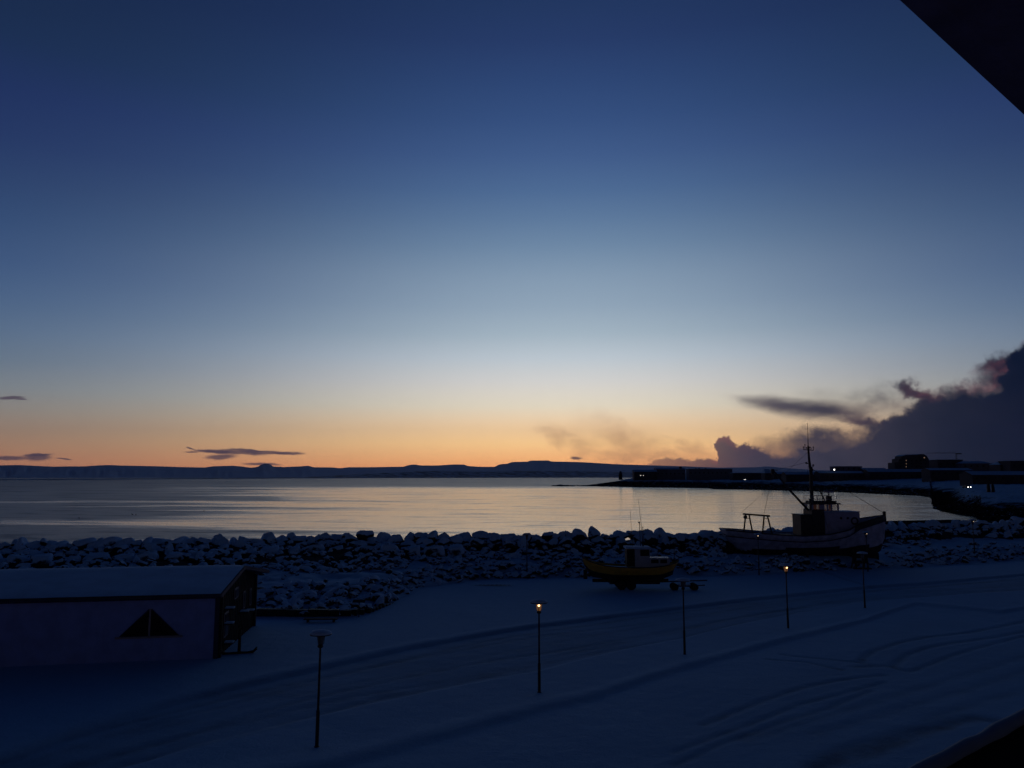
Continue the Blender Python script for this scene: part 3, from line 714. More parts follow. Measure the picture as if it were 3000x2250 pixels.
# superstructure
def bx(name, a, b, m, par, bev=.03): return MB().box(a, b).build(name, m, par, bevel=bev)
dh = bx('engine_casing', (sX(1042), -1.25, 2.9), (sX(1165), 1.25, sZ(1135)), M['ship_dark'], ship)
bx('casing_roof', (sX(1035), -1.35, sZ(1135)), (sX(1165), 1.35, sZ(1135)+.07), M['ship_dark'], dh)
bx('bulkhead', (sX(1165), -1.3, 2.9), (sX(1292), 1.3, sZ(1075)), M['ship_dark'], ship)
lower = bx('deckhouse', (sX(1292), -1.4, 2.95), (sX(1660), 1.4, sZ(1100)), M['house_white'], ship, .06)
bx('deckhouse_roof', (sX(1285), -1.48, sZ(1100)), (sX(1665), 1.48, sZ(1100)+.06), M['snowcap'], lower)
# wheelhouse with see-through windows
wx0, wx1 = sX(1172), sX(1455); wz0, wz1 = sZ(1100), sZ(1022)
wh = bx('wheelhouse', (wx0, -1.15, wz0-.15), (wx1, 1.15, wz0+.12), M['house_white'], ship)
mb = MB()
for fx in (0, .3, .585, .74, 1):
    xx = wx0+(wx1-wx0-.16)*fx; ww = .52 if fx == .3 else .16
    for s in (-1, 1): mb.box((xx, s*1.1-.05, wz0+.12), (min(xx+ww, wx1), s*1.1+.05, wz1))
mb.box((wx0, -1.05, wz0+.12), (wx0+.06, -.35, wz1)); mb.box((wx0, .35, wz0+.12), (wx0+.06, 1.05, wz1))
mb.build('window_post', M['house_white'], wh)
for s in (-1, 1): MB().box((wx0+.1, s*1.1-.01, wz0+.12), (wx1-.1, s*1.1+.01, wz1)).build('window', M['pane'], wh)
bx('wheelhouse_roof', (wx0-.12, -1.25, wz1), (wx1+.18, 1.25, wz1+.16), M['ship_dark'], wh)
bx('roof_box', (sX(1180), -.9, wz1+.16), (sX(1440), .9, wz1+.38), M['ship_dark'], wh)
# lifebuoy emblem
mb = MB(); c = (sX(1600), -1.45, sZ(1195))
mb.tube([(c[0]+.33*math.cos(a), c[1], c[2]+.33*math.sin(a)) for a in np.linspace(0, 2*math.pi, 22)], .085, 8); mb.build('lifebuoy', M['ship_dark'], ship)
# portholes
for zx in (1460, 1530): MB().lathe([(.13,-1.44),(.13,-1.40)], 14, (sX(zx), 0, sZ(1165)), axis='y').build('porthole', M['glass'], lower)
MB().box((sX(1330), -1.43, sZ(1290)), (sX(1385), -1.40, sZ(1140))).build('door', M['house_white'], lower, bevel=.02)
# funnel, railings, radar
bx('funnel', (sX(1375), -.3, wz1+.3), (sX(1422), .3, sZ(930)), M['ship_dark'], ship, .06)
mb = MB()
for zx in (1180, 1240, 1275, 1310, 1440):
    for s in (-1, 1): mb.tube([(sX(zx), s*1.0, wz1+.1), (sX(zx), s*1.0, sZ(925))], .022, 6)
for zz in (930, 965):
    for s in (-1, 1): mb.tube([(sX(1180), s*1.0, sZ(zz)), (sX(1440), s*1.0, sZ(zz))], .02, 6)
mb.build('roof_railing', M['house_white'], ship)
rd = MB().tube([(sX(1400), 0, sZ(935)), (sX(1400), 0, sZ(895))], .07, 8).build('radar_pedestal', M['ship_dark'], ship)
MB().box((sX(1352), -.12, sZ(897)), (sX(1448), .12, sZ(882))).build('radar_scanner', M['house_white'], rd)
MB().tube([(sX(1365), .1, sZ(1000)), (sX(1318), .05, sZ(900)), (sX(1300), 0, sZ(850))], .07, 8).build('tripod_leg', M['ship_dark'], ship)
MB().tube([(sX(1312), -.5, sZ(1000)), (sX(1310), -.5, sZ(880))], .045, 8).build('searchlight_post', M['ship_dark'], ship)
MB().tube([(sX(1170), -.9, sZ(1085)), (sX(1165), -.9, sZ(985)), (sX(1155), -.9, sZ(965))], .09, 8).build('exhaust_pipe', M['ship_dark'], ship)
# main mast
mast = MB().tube([(sX(1217), 0, 3), (sX(1217), 0, sZ(1000)), (sX(1217), 0, sZ(820)), (sX(1222), 0, sZ(700)), (sX(1208), 0, sZ(560)), (sX(1203), 0, sZ(430)), (sX(1203), 0, sZ(390))],
                 [.2, .2, .19, .18, .13, .11, .09], 12).build('mast', M['ship_dark'], ship)
MB().tube([(sX(1203), 0, sZ(400)), (sX(1205), 0, sZ(300)), (sX(1206), 0, sZ(140))], [.045, .03, .018], 6).build('whip_antenna', M['ship_dark'], mast)
mb = MB(); mb.bar((sX(1148), 0, sZ(432)), (sX(1258), 0, sZ(440)), .07)
for zx, z0, z1, r_ in ((1152, 432, 405, .05), (1168, 432, 380, .045), (1185, 430, 412, .05), (1222, 436, 408, .06), (1240, 440, 415, .03), (1258, 440, 405, .05)):
    mb.tube([(sX(zx), 0, sZ(z0)), (sX(zx), 0, sZ(z1))], r_*.6, 6); mb.ball((sX(zx), 0, sZ(z1)), r_*1.6, n=1)
mb.build('crosstree', M['ship_dark'], mast)
mb = MB(); mb.bar((sX(1165), 0, sZ(575)), (sX(1212), 0, sZ(590)), .09); mb.bar((sX(1212), 0, sZ(640)), (sX(1250), 0, sZ(612)), .07); mb.ball((sX(1248), 0, sZ(600)), .12, n=1); mb.ball((sX(1175), 0, sZ(578)), .12, n=1)
mb.build('lamp_bracket', M['ship_dark'], mast)
mb = MB(); mb.tube([(sX(1222), 0, sZ(690)), (sX(1236), 0, sZ(650)), (sX(1215), 0, sZ(600))], [.06,.13,.05], 8); mb.build('mast_fitting', M['ship_dark'], mast)
tip = Vector((sX(805), -.3, sZ(655)))
boom = MB().tube([(sX(1168), -.1, sZ(1085)), (sX(990), -.2, sZ(885)), tip], [.13, .12, .08], 8).build('cargo_boom', M['ship_dark'], ship)
mb = MB(); mb.box((tip.x-.22, tip.y-.1, tip.z-.5), (tip.x+.1, tip.y+.1, tip.z+.12)); mb.bar(tip, tip+Vector((.5, 0, -.02)), .06); mb.build('boom_block', M['ship_dark'], boom)
def wire(a, b, r_=.018): return MB().tube([a, (Vector(a)+Vector(b))/2+Vector((0,0,-.05)), b], r_, 5).build('rigging_wire', M['ship_dark'], ship)
wire(tip, (sX(688), -.3, sZ(1130))); wire(tip, (sX(1208), 0, sZ(560)), .014)
wire((sX(1208), 0, sZ(625)), (SL-.1, 0, sZ(1120)), .026); wire((sX(1206), 0, sZ(450)), (sX(460), .3, sZ(1120)), .012)
for s in (-1, 1): wire((sX(1206), 0, sZ(560)), (sX(1130), s*2.2, 3.3), .014); wire((sX(1206), 0, sZ(560)), (sX(1300), s*2.2, 3.5), .014)
wire((sX(640), -1.9, 3.5), (sX(690), -.3, sZ(1150)), .012)
# stern gantry
gan = MB().bar((sX(420), -1.9, sZ(1118)), (sX(700), -1.9, sZ(1140)), .16, .18).build('gantry_beam', M['iron'], ship)
mb = MB()
for (a0, a1, b1, b0) in ((415, 447, 483, 515), (612, 640, 672, 715)):
    for x0_, x1_ in ((a0, a1), (b0, b1)):
        L_ = MB().tube([(sX(x0_), -1.95, 3.3), (sX(x1_), -1.9, sZ(1128))], .085, 8).build('gantry_leg', M['iron'], ship)
    mb.bar((sX(a1), -1.9, sZ(1165)), (sX(b1), -1.9, sZ(1165)), .06)
mb.build('gantry_brace', M['iron'], gan)
MB().lathe([(.14,-.1),(.2,-.06),(.2,.06),(.14,.1)], 14, (sX(440), -2.02, sZ(1150)), axis='y').build('gantry_pulley', M['iron'], gan)
mb = MB(); mb.tube([(sX(455), -1.0, 3.3), (sX(455), 1.0, 3.3)], .35, 14); mb.build('net_drum', M['iron'], ship)
bx('fish_hatch', (sX(840), -.9, 2.9), (sX(980), .9, 3.25), M['deck'], ship)
for X_ in (3.2, 8.5, 13.5):                       # timber props the hull stands on
    for s in (-1, 1): MB().bar((X_, s*1.9, .7), (X_, s*1.25, 1.95), .2).build('prop', M['timber'], ship)

# ------------------------------------------------------------------ yellow boat on its trailer
BD = on(1830, 1724).y; kz = BD/F*.211
bc = at(1650+.211*940, 1724, BD)
boat = empty('yellow_boat', (bc.x, BD, .0), label='small yellow double ended fishing boat with white wheelhouse sitting on a wheeled cradle', cat='boat')
def bX(z): return (z-940)*kz
def bZ(z): return (1300-z)*kz
NS = 28; rings = []; mb = MB()
for i in range(NS+1):
    f = i/NS; Xz = 285+(1600-285)*f; X_ = bX(Xz)
    sh = bZ(float(np.interp(f, [0, .08, .2, .35, .5, .7, .85, .95, 1], [885, 935, 978, 998, 1006, 1004, 985, 955, 925])))
    ke = bZ(float(np.interp(f, [0, .03, .1, .3, .8, .93, 1], [1010, 1080, 1150, 1185, 1185, 1120, 990])))
    bw = 1.2*max(.02, (1-abs(2*f-1)**2.6))**.75; ring = []
    for j in range(-8, 9):
        s = abs(j)/8; ring.append(mb.bm.verts.new((X_+(.25*(1-s) if f < .05 else -.25*(1-s) if f > .95 else 0), math.copysign(bw*s**.7, j) if j else 0, ke+(sh-ke)*s**1.8)))
    rings.append(ring)
for r0, r1_ in zip(rings, rings[1:]):
    for k in range(16):
        q = mb.bm.faces.new((r0[k], r0[k+1], r1_[k+1], r1_[k])); q.smooth = True; q.material_index = 1 if min(k, 15-k) > 2 else 0
bh = mb.build('hull', [M['boat_yellow'], M['boat_black']], boat); so = bh.modifiers.new('t', 'SOLIDIFY'); so.thickness = .05; so.offset = -1
V = []
for i in range(NS+1):
    r_ = rings = None
for i in range(NS+1):
    f = i/NS; X_ = bX(285+(1600-285)*f); sh = bZ(float(np.interp(f, [0, .08, .2, .35, .5, .7, .85, .95, 1], [885, 935, 978, 998, 1006, 1004, 985, 955, 925]))); bw = 1.2*max(.02, (1-abs(2*f-1)**2.6))**.75
    for s in (-1, 0, 1): V.append((X_, s*bw*.95, sh-.14+.08*(s == 0)))
o = npmesh('deck', V, grid_faces(NS+1, 3), M['snowcap']); o.parent = boat
for s in (-1, 1):
    P_ = []
    for i in range(NS+1):
        f = i/NS; P_.append((bX(285+(1600-285)*f), s*1.2*max(.02, (1-abs(2*f-1)**2.6))**.75, bZ(float(np.interp(f, [0, .08, .2, .35, .5, .7, .85, .95, 1], [885, 935, 978, 998, 1006, 1004, 985, 955, 925])))))
    MB().tube(P_, .04, 6).build('gunwale', M['boat_black'], bh)
MB().box((bX(300), -.05, bZ(1175)), (bX(350), .05, bZ(1050))).build('rudder', M['boat_black'], boat)
mb = MB(); mb.lathe([(.03,-.04),(.16,-.02),(.16,.02),(.03,.04)], 10, (bX(375), 0, bZ(1120)), axis='y'); mb.build('propeller', M['iron'], boat)
MB().box((bX(420), -.05, bZ(1215)), (bX(1450), .05, bZ(1170))).build('keel', M['boat_black'], boat)
cab = MB().box((bX(985), -.7, bZ(1010)), (bX(1190), .7, bZ(762))).build('wheelhouse', M['boat_white'], boat, bevel=.03)
dr = MB().box((bX(880), -.62, bZ(1000)), (bX(985), .62, bZ(775))).build('cabin_back', M['boat_black'], boat)
MB().box((bX(862), -.78, bZ(762)), (bX(1200), .78, bZ(738))).build('wheelhouse_roof', M['snowcap'], cab, bevel=.03)
MB().box((bX(1058), -.72, bZ(858)), (bX(1180), .72, bZ(775))).build('window', M['glass'], cab, bevel=.01)
tk = MB().box((bX(1190), -.6, bZ(1010)), (bX(1462), .6, bZ(885))).build('trunk_cabin', M['boat_white'], boat, bevel=.04)
for a_, b_ in ((1205, 1305), (1330, 1420)): MB().box((bX(a_), -.62, bZ(955)), (bX(b_), .62, bZ(905))).build('window', M['glass'], tk, bevel=.01)
MB().tube([(bX(975), 0, bZ(745)), (bX(962), 0, bZ(500)), (bX(950), 0, bZ(240))], [.02,.016,.012], 5).build('antenna', M['ship_dark'], boat)
MB().tube([(bX(1112), 0, bZ(745)), (bX(1100), 0, bZ(480)), (bX(1062), 0, bZ(90))], [.03,.02,.012], 5).build('antenna', M['ship_dark'], boat)
mb = MB(); mb.tube([(bX(1085), .2, bZ(745)), (bX(1080), .2, bZ(430))], .03, 6); mb.ball((bX(1073), .2, bZ(420)), .085); mb.build('mast_light', M['ship_dark'], boat)
mb = MB(); mb.tube([(bX(1115), -.2, bZ(745)), (bX(1113), -.2, bZ(490))], .03, 6); mb.ball((bX(1112), -.2, bZ(480)), .05); mb.build('mast_light', M['ship_dark'], boat)
mb = MB(); mb.bar((bX(1065), 0, bZ(530)), (bX(1150), 0, bZ(525)), .05); mb.build('crossbar', M['ship_dark'], boat)
MB().tube([(bX(1535), 0, bZ(950)), (bX(1540), 0, bZ(750))], .03, 6).build('jack_staff', M['ship_dark'], boat)
# the wheeled cradle under it, a thing of its own
cr = empty('boat_trailer', (bc.x, BD, 0), label='steel boat trailer with long drawbar carrying the yellow boat', cat='trailer')
mb = MB()
for s in (-1, 1): mb.bar((bX(640), s*.5, bZ(1222)), (bX(1320), s*.5, bZ(1222)), .1, .12)
mb.bar((bX(855), -1.0, bZ(1250)), (bX(855), 1.0, bZ(1250)), .12); mb.build('frame', M['iron'], cr)
MB().tube([(bX(1300), 0, bZ(1215)), (bX(1975), -.1, bZ(1190))], .05, 8).build('drawbar', M['iron'], cr)
def wheel(name, x, y, r_, par, w=.24):
    t_ = MB().lathe([(r_*.55,-w/2),(r_*.92,-w/2),(r_,-w/3),(r_,w/3),(r_*.92,w/2),(r_*.55,w/2)], 22, (x, y, r_-.02), axis='y').build(name, M['rubber'], par)
    MB().lathe([(.03,-w/2-.03),(r_*.5,-w/2-.01),(r_*.54,w/2-.04)], 16, (x, y, r_-.02), axis='y').build('rim', M['iron'], t_)
for s in (-1, 1):
    wheel('wheel', bX(795), s*.85, .40, cr); wheel('wheel', bX(925), s*.85, .40, cr)
tr = empty('front_dolly', at(1650+.211*1680, 1715, BD-.9)*1.0, label='low two axle dolly with dark wheels under the drawbar right of the yellow boat', cat='trailer')
tr.location.z = 0
MB().box((-.55*1.2, -.25, .3), (.55*1.2+.1, .25, .38)).build('platform', M['iron'], tr)
MB().box((-.5, -.22, .385), (.5, .22, .5)).build('snow_cap', M['snowcap'], tr, bevel=.04)
for X_ in (-.86, .8):
    for s in (-1, 1): wheel('wheel', X_, s*.35, .30, tr, .2)
MB().tube([(.7, 0, .34), (1.75, 0, .40)], .045, 8).build('tow_bar', M['iron'], tr)
# ice on the ground beyond the boat
ice = bpy.data.materials.new('ice'); ice.use_nodes = True; b = ice.node_tree.nodes['Principled BSDF']; b.inputs['Base Color'].default_value = (.05,.06,.08,1); b.inputs['Roughness'].default_value = .12
mb = MB(); q = [(bX(400)-.2+3.9*(i/40), .35*math.sin(math.pi*min(i, 80-i)/40)*(1+.3*math.sin(i*1.7))) for i in range(0, 41)]
mb.add([(x, BD+1.4+y*.9, .085) for x, y in q]+[(x, BD+1.4-y*.5, .085) for x, y in q[::-1][1:-1]], [tuple(range(2*len(q)-2))])
o = mb.build('ice', ice); tag(o, kind='structure')

# ------------------------------------------------------------------ small things on the bank
p = on(2346, 1671); o = MB().lathe([(.12,-.1),(.11,.7),(.14,.72),(.14,.82),(.05,.86)], 12).build('bollard', M['lamp_metal'], loc=(p.x, p.y, 0)); tag(o, 'short dark bollard at the road edge below the middle of the ship', 'bollard')
p = on(2638, 1601, 1.0); o = MB().lathe([(.05,-.3),(.05,.75),(.07,.78)], 8).build('marker_post', M['lamp_metal'], loc=(p.x, p.y, H(p.x, p.y))); tag(o, 'thin marker post in the snow right of the ship bow', 'post')
for px, py, s, lab in ((2454, 1664, .55, 'dark round boulder without snow on the slope below the ship'), (2332, 1676, .3, 'small dark stone beside the bollard')):
    p = on(px, py); o = bpy.data.objects.new('boulder', BO[3].copy()); o.data.materials[0] = M['darkstone']; COL.objects.link(o); o.location = (p.x, p.y, H(p.x, p.y)+s*.3); o.scale = (s*.9, s, s); tag(o, lab, 'boulder')
p = on(2520, 1669); an = empty('winch_monument', (p.x, p.y, H(p.x, p.y)-.05), label='dark old winch on a pair of timber trestles beside the far lamp before the ship', cat='winch')
for X_ in (-.62, .62):
    for s in (-1, 1): MB().bar((X_+s*.28, 0, 0), (X_, 0, 1.35), .12).build('trestle_leg', M['timber'], an)
MB().tube([(-.75,0,.75),(.75,0,.75)], .16, 12).build('drum', M['iron'], an)
MB().box((-1.1,-.3,0), (1.1,.3,.16)).build('base', M['timber'], an, bevel=.03)

# ------------------------------------------------------------------ town on the headland
def house(name, x0, x1, ytop, ybase, Y, label, m='town_wall', roof='flat', depth=14, lit=(), step=None, snow=.5, peak=.35):
    a_ = at(x0, ybase, Y); b_ = at(x1, ybase, Y); zt = at((x0+x1)/2, ytop, Y).z; zb = a_.z; h_ = zt-zb; w = b_.x-a_.x
    r_ = empty(name, (a_.x, Y, zb), label=label, cat='building')
    gnd = -3.0-max(0, zb-float(HL((a_.x+b_.x)/2, Y)))
    if roof == 'flat':
        MB().box((0,0,gnd), (w,depth,h_-.5)).build('wall', M[m], r_)
        rf = MB().box((-.3,-.3,h_-.5), (w+.3,depth+.3,h_)).build('roof', M[m], r_)
        MB().box((-.1,-.1,h_), (w+.1,depth+.1,h_+snow)).build('snow_cover', M['snow'], rf)
    elif roof == 'gable':
        hr = h_*peak; MB().box((0,0,gnd), (w,depth,h_-hr)).build('wall', M[m], r_)
        mb = MB().prismx([(-.5,h_-hr),(depth+.5,h_-hr),(depth/2,h_)], -.4, w+.4); mb.bm.faces.ensure_lookup_table()
        for k_ in (0, 1, 2): mb.bm.faces[k_].material_index = 1
        rf = mb.build('roof', [M['snow'], M[m]], r_)
    elif roof == 'hip':
        hr = h_*peak; MB().box((0,0,gnd), (w,depth,h_-hr)).build('wall', M[m], r_)
        mb = MB(); i_ = min(w*.18, depth/2)
        mb.add([(-.4,-.4,h_-hr),(w+.4,-.4,h_-hr),(w+.4,depth+.4,h_-hr),(-.4,depth+.4,h_-hr),(i_,depth/2,h_),(w-i_,depth/2,h_)], [(0,1,5,4),(1,2,5),(2,3,4,5),(3,0,4),(3,2,1,0)])
        mb.build('roof', M['snow'], r_)
    n = max(2, int(w/5)); zz = .25*h_ if roof != 'flat' else .45*h_
    for i in range(n):
        X_ = w*(i+.5)/n; MB().box((X_-.8, -.06, zz), (X_+.8, .03, zz+min(1.6, h_*.25))).build('window', M['glass'], r_)
    for lx, ly, s, mm in lit:
        q = at(lx, ly, Y); MB().box((q.x-a_.x-s[0]/2, -.14, q.z-zb-s[1]/2), (q.x-a_.x+s[0]/2, -.07, q.z-zb+s[1]/2)).build('lit_window', M[mm], r_)
    return r_, zb
house('warehouse', 1858, 1925, 1376, 1399, 975, 'dark low warehouse at the left end of the headland', roof='gable', lit=((1877,1393,(.9,.8),'window_pale'),(1885,1393,(.8,.6),'window_pale')), peak=.25)
h1, _ = house('long_warehouse', 1922, 2008, 1369.5, 1396, 985, 'long pale warehouse with a small turret at its right end', m='town_pale', roof='gable', peak=.2)
MB().box((34.5-4,2,5), (34.5-1,5,12.5)).build('turret', M['town_wall'], h1)
h2, _ = house('factory_hall', 2018, 2146, 1374, 1398, 950, 'broad flat factory hall with three small vents on its roof', m='town_pale')
for q_ in (10, 14, 22): MB().lathe([(.8,9.2),(.8,10.6),(1.2,10.7),(1.2,11.2)], 10, (q_, 4, 0)).build('roof_vent', M['town_wall'], h2)
house('harbour_shed', 2148, 2240, 1386, 1400, 900, 'low dark shed right of the factory hall', m='town_wall', roof='flat')
house('gabled_house', 2242, 2264, 1374, 1398, 850, 'small dark house with a pointed gable behind the ship boom', roof='hip', peak=.5)
house('quay_store', 2268, 2300, 1382, 1400, 870, 'small dark store between the gabled house and the long hall', roof='gable')
house('terrace_row', 2304, 2405, 1382, 1405, 760, 'low terrace row behind the ship mast', roof='gable')
h3, _ = house('upper_house', 2448, 2526, 1366.5, 1383, 800, 'pale flat roofed house above the long dark hall', m='town_pale', roof='flat', snow=.3)
house('long_hall', 2402, 2545, 1380, 1404, 745, 'long dark hall with snowy roof under the pale flat roofed house', roof='gable', peak=.25)
house('row_house', 2530, 2600, 1370.5, 1386, 790, 'low row house between the pale flat roofed house and the hotel block', roof='gable')
house('snowy_hall', 2546, 2714, 1374, 1404, 735, 'wide hall with a snowy roof in front of the tall hotel block', roof='gable', peak=.28)
# the tall block with stepped, rounded roofline
Yh = 780; q0 = at(2620, 1390, Yh)
hb = empty('hotel_block', (q0.x, Yh, q0.z), label='tall dark apartment block with a stepped rounded roof and three small lit windows', cat='building')
def hp(z5x, z5y): p_ = at(2400+.2712*z5x, 1250+.2712*z5y, Yh); return (p_.x-q0.x, p_.z-q0.z)
poly = [hp(815,640), hp(815,388), hp(858,386), hp(860,347), hp(888,344), hp(892,320), hp(930,303), hp(1050,300), hp(1090,296), hp(1130,296), hp(1165,318), hp(1195,370), hp(1210,440), hp(1212,640)]
MB().prism(poly, 0, 14).build('wall', M['town_wall'], hb)
mb = MB(); mb.prism([hp(892,318), hp(930,301), hp(1050,298), hp(1088,294), hp(1088,299), hp(1050,304), hp(930,308)], -.4, 14.3); mb.build('roof', M['snow'], hb)
for yy in (365, 400, 433): c = hp(940, yy); MB().box((c[0]-.35,-.1,c[1]-.45), (c[0]+.35,-.02,c[1]+.45)).build('lit_window', M['window_lit'], hb)
c = hp(1135, 335); MB().box((c[0]-.5,-.1,c[1]-.5), (c[0]+.5,-.02,c[1]+.5)).build('lit_window', M['window_lit'], hb)
for yy in (365, 400, 433):
    for xx in (880, 1000, 1050, 1100, 1150): c = hp(xx, yy); MB().box((c[0]-.7,-.06,c[1]-.6), (c[0]+.7,.02,c[1]+.6)).build('window', M['glass'], hb)
house('stepped_hall', 2748, 2822, 1347, 1374, 700, 'hall with a raised left part right of the hotel block', roof='flat', snow=.3)
house('round_roof_hall', 2820, 2908, 1350.5, 1374, 690, 'hall with a pale snowy hipped roof right of the raised hall', m='town_pale', roof='hip', peak=.3)
house('lower_row', 2726, 2850, 1371, 1396, 640, 'low dark row below the two halls', roof='gable', peak=.25)
house('lit_house', 2932, 2960, 1353, 1380, 600, 'small dark house with one long glowing window near the right edge', roof='hip', peak=.3, lit=((2945,1361,(2.6,.7),'window_pale'),))
house('edge_house', 2961, 3090, 1350, 1380, 590, 'broad dark house cut off by the right edge of the view', roof='flat', snow=.25)
house('shore_building', 2850, 3060, 1380, 1412, 480, 'dark low building with snowy roof at the right, above the two standing stones', roof='gable', peak=.35)
# tower crane far behind
Yc_ = 1500; q0 = at(2804, 1372, Yc_); kk = Yc_/F
tc_ = empty('tower_crane', (q0.x, Yc_, q0.z), label='distant tower crane with a long jib reaching left above the roofs', cat='crane')
hh = (1372-1328)*kk
mb = MB()
for a_ in (-1, 1):
    for b_ in (-1, 1): mb.bar((a_, b_, -8), (a_, b_, hh), .3)
for i in range(12): mb.bar((-1, -1, hh*i/12), (1, -1, hh*(i+1)/12), .2)
mb.build('tower', M['lamp_metal'], tc_)
mb = MB(); mb.bar((-87*kk, 0, hh), (0, 0, hh), .5); mb.bar((-60*kk, 0, hh+1.6), (0, 0, hh+2.2), .25)
for i in range(24): mb.bar((-87*kk*i/24, 0, hh), (-87*kk*(i+.5)/24, 0, hh+1.8*min(1, (24-i)/8+.2)), .2)
mb.build('jib', M['lamp_metal'], tc_); MB().box((0,-.8,hh-2), (10,.8,hh)).build('counterweight', M['lamp_metal'], tc_)
# tower post at the headland tip
p = on(1818, 1423, SEA); Yt = 1010; q = at(1818, 1399, Yt)
bc_ = empty('harbour_beacon', (q.x, Yt, q.z-3), label='small dark beacon tower near the tip of the headland', cat='beacon')
MB().lathe([(2.6,0),(2.2,8.4),(2.2,8.6)], 12).build('tower', M['town_wall'], bc_); MB().lathe([(1.4,8.6),(1.4,10.2),(1.8,10.3),(.2,11.4)], 12).build('lantern', M['town_wall'], bc_)
# floodlight by the upper house, cars with headlights, standing stones
q = at(2444, 1376, 738); fl = empty('floodlight', (q.x, 738, q.z-9), label='bright white floodlight left of the pale flat roofed house', cat='floodlight')
MB().tube([(0,0,-2),(0,0,9)], .12, 8).build('pole', M['lamp_metal'], fl); MB().ball((0,-.2,9), .62).build('lamp', M['white_light'], fl)
def car(px, py, Y, rz, label):
    q = at(px, py, Y); r_ = empty('car', (q.x, Y, q.z-.65), rz, label=label, cat='car')
    MB().prism([(-2.1,.35),(-2.1,.95),(-1.3,1.05),(-.7,1.5),(.9,1.5),(1.5,1.0),(2.1,.9),(2.1,.35)], -.85, .85).build('body', M['lamp_metal'], r_, bevel=.08)
    for X_ in (-1.3, 1.3):
        for s in (-1, 1): MB().lathe([(.32,-.1),(.32,.1)], 12, (X_, s*.8, .32), axis='y').build('wheel', M['rubber'], r_)
    for s in (-1, 1): MB().ball((2.12, s*.6, .68), .2).build('headlight', M['white_light'], r_)
    return r_
def_z = car(2832, 1427, 350, -math.pi/2, 'car with two bright headlights on the snow left of the standing stones')
car(2180, 1405, 800, -math.pi/2, 'far car with tiny headlights below the factory hall')
for i, (px, w) in enumerate(((2897, .66), (2911, .6))):
    Y = 285; q = at(px, 1441, Y); o_ = empty('standing_stone', (q.x, Y+i*.3, q.z), label=('left' if i == 0 else 'right')+' one of two dark upright standing stones on the snowy headland', cat='standing stone')
    o_['group'] = 'two standing stones'
    mb = MB(); mb.lathe([(w,-2.5),(w*1.05,.0),(w*.95,1.5),(w*.8,2.6),(w*.4,3.1),(.05,3.2)], 7); 
    for v in mb.bm.verts: v.co += Vector((noise.noise(v.co*1.5+Vector((i*3,0,0)))*.18, 0, 0))
    mb.build('stone', M['darkstone'], o_)
# ducks on the bay
dk = empty('duck', (0,0,0))
MB().ball((0,0,.12), .22, (1.5,.75,.6)).build('body', M['feather'], dk)
mb = MB(); mb.tube([(.24,0,.12),(.3,0,.34)], [.07,.05], 8); mb.ball((.33,0,.38), .075); mb.bar((.38,0,.37), (.5,0,.35), .04); mb.build('head', M['feather'], dk)
for i, (px, py, lab) in enumerate(((232,1519,'dark duck floating alone on the left part of the bay'), (388,1508,'left one of two ducks close together on the bay'), (398,1509,'right one of two ducks close together on the bay'), (597,1498,'duck on the bright streak of water left of centre'))):
    o = dk if i == 0 else copy_tree(dk); p = on(px, py, SEA); o.location = p; o.rotation_euler = (0, 0, random.uniform(0, 6)); tag(o, lab, 'duck', 'ducks on the bay')

# ------------------------------------------------------------------ own building: eave above, snowy ledge below
def frm(px, py, d): r_ = Vector(ray(px, py)).normalized(); return Vector((0,0,CZ))+r_*d
e1 = frm(2636, 0, 2.3); e2 = frm(3000, 336, 1.75); dv = (e2-e1); a_ = e1-dv*1.2; b_ = e2+dv*.8
side = Vector((1.6, -.25, .55)); up = Vector((.05, .1, .16))
mb = MB(); mb.add([a_, b_, b_+side, a_+side, a_+up, b_+up, b_+side+up, a_+side+up], [(0,1,2,3),(7,6,5,4),(0,4,5,1),(1,5,6,2),(2,6,7,3),(3,7,4,0)])
o = mb.build('roof_eave', M['eave_wood']); tag(o, 'dark sloping roof eave of the viewing building cutting the top right corner', 'roof eave')
mb = MB()
for k in (.25, .5, .75): mb.bar(a_+side*k-up*.02, b_+side*k-up*.02, .012, .012)
o2 = mb.build('soffit_strip', M['fascia'], o)
e1 = frm(2722, 2250, 1.45); e2 = frm(3000, 2106, 1.75); dv = e2-e1; a_ = e1-dv*1.0; b_ = e2+dv*1.2
led = empty('window_ledge', (0,0,0), label='dark window ledge with a thin snow rim in the bottom right corner', cat='ledge')
out = Vector((.55, -.5, -.10)); dn = Vector((0,0,-.18))
mb = MB(); mb.add([a_, b_, b_+out, a_+out, a_+dn, b_+dn, b_+out+dn, a_+out+dn], [(0,1,2,3),(7,6,5,4),(0,4,5,1),(1,5,6,2),(2,6,7,3),(3,7,4,0)])
mb.build('board', M['black_board'], led)
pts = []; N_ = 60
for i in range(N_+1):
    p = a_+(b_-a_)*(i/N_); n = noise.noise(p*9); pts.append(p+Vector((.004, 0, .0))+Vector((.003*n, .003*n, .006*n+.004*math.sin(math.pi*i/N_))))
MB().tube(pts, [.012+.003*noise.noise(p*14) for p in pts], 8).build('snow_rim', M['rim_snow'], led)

# ------------------------------------------------------------------ haze
HAZE = 2.4e-5
if HAZE:
    hm = bpy.data.materials.new('haze'); hm.use_nodes = True; t = NT(hm.node_tree); t.n.remove(t.n['Principled BSDF'])
    v = t.node('ShaderNodeVolumePrincipled'); v.inputs['Density'].default_value = HAZE; v.inputs['Color'].default_value = (.42, .5, .85, 1); v.inputs['Anisotropy'].default_value = .3
    t.l.new(v.outputs[0], t.n['Material Output'].inputs['Volume'])
    o = MB().box((-19000, -200, -60), (19000, 19500, 1200)).build('haze', hm); tag(o, 'thin dusk haze over the bay', 'haze', kind='stuff')

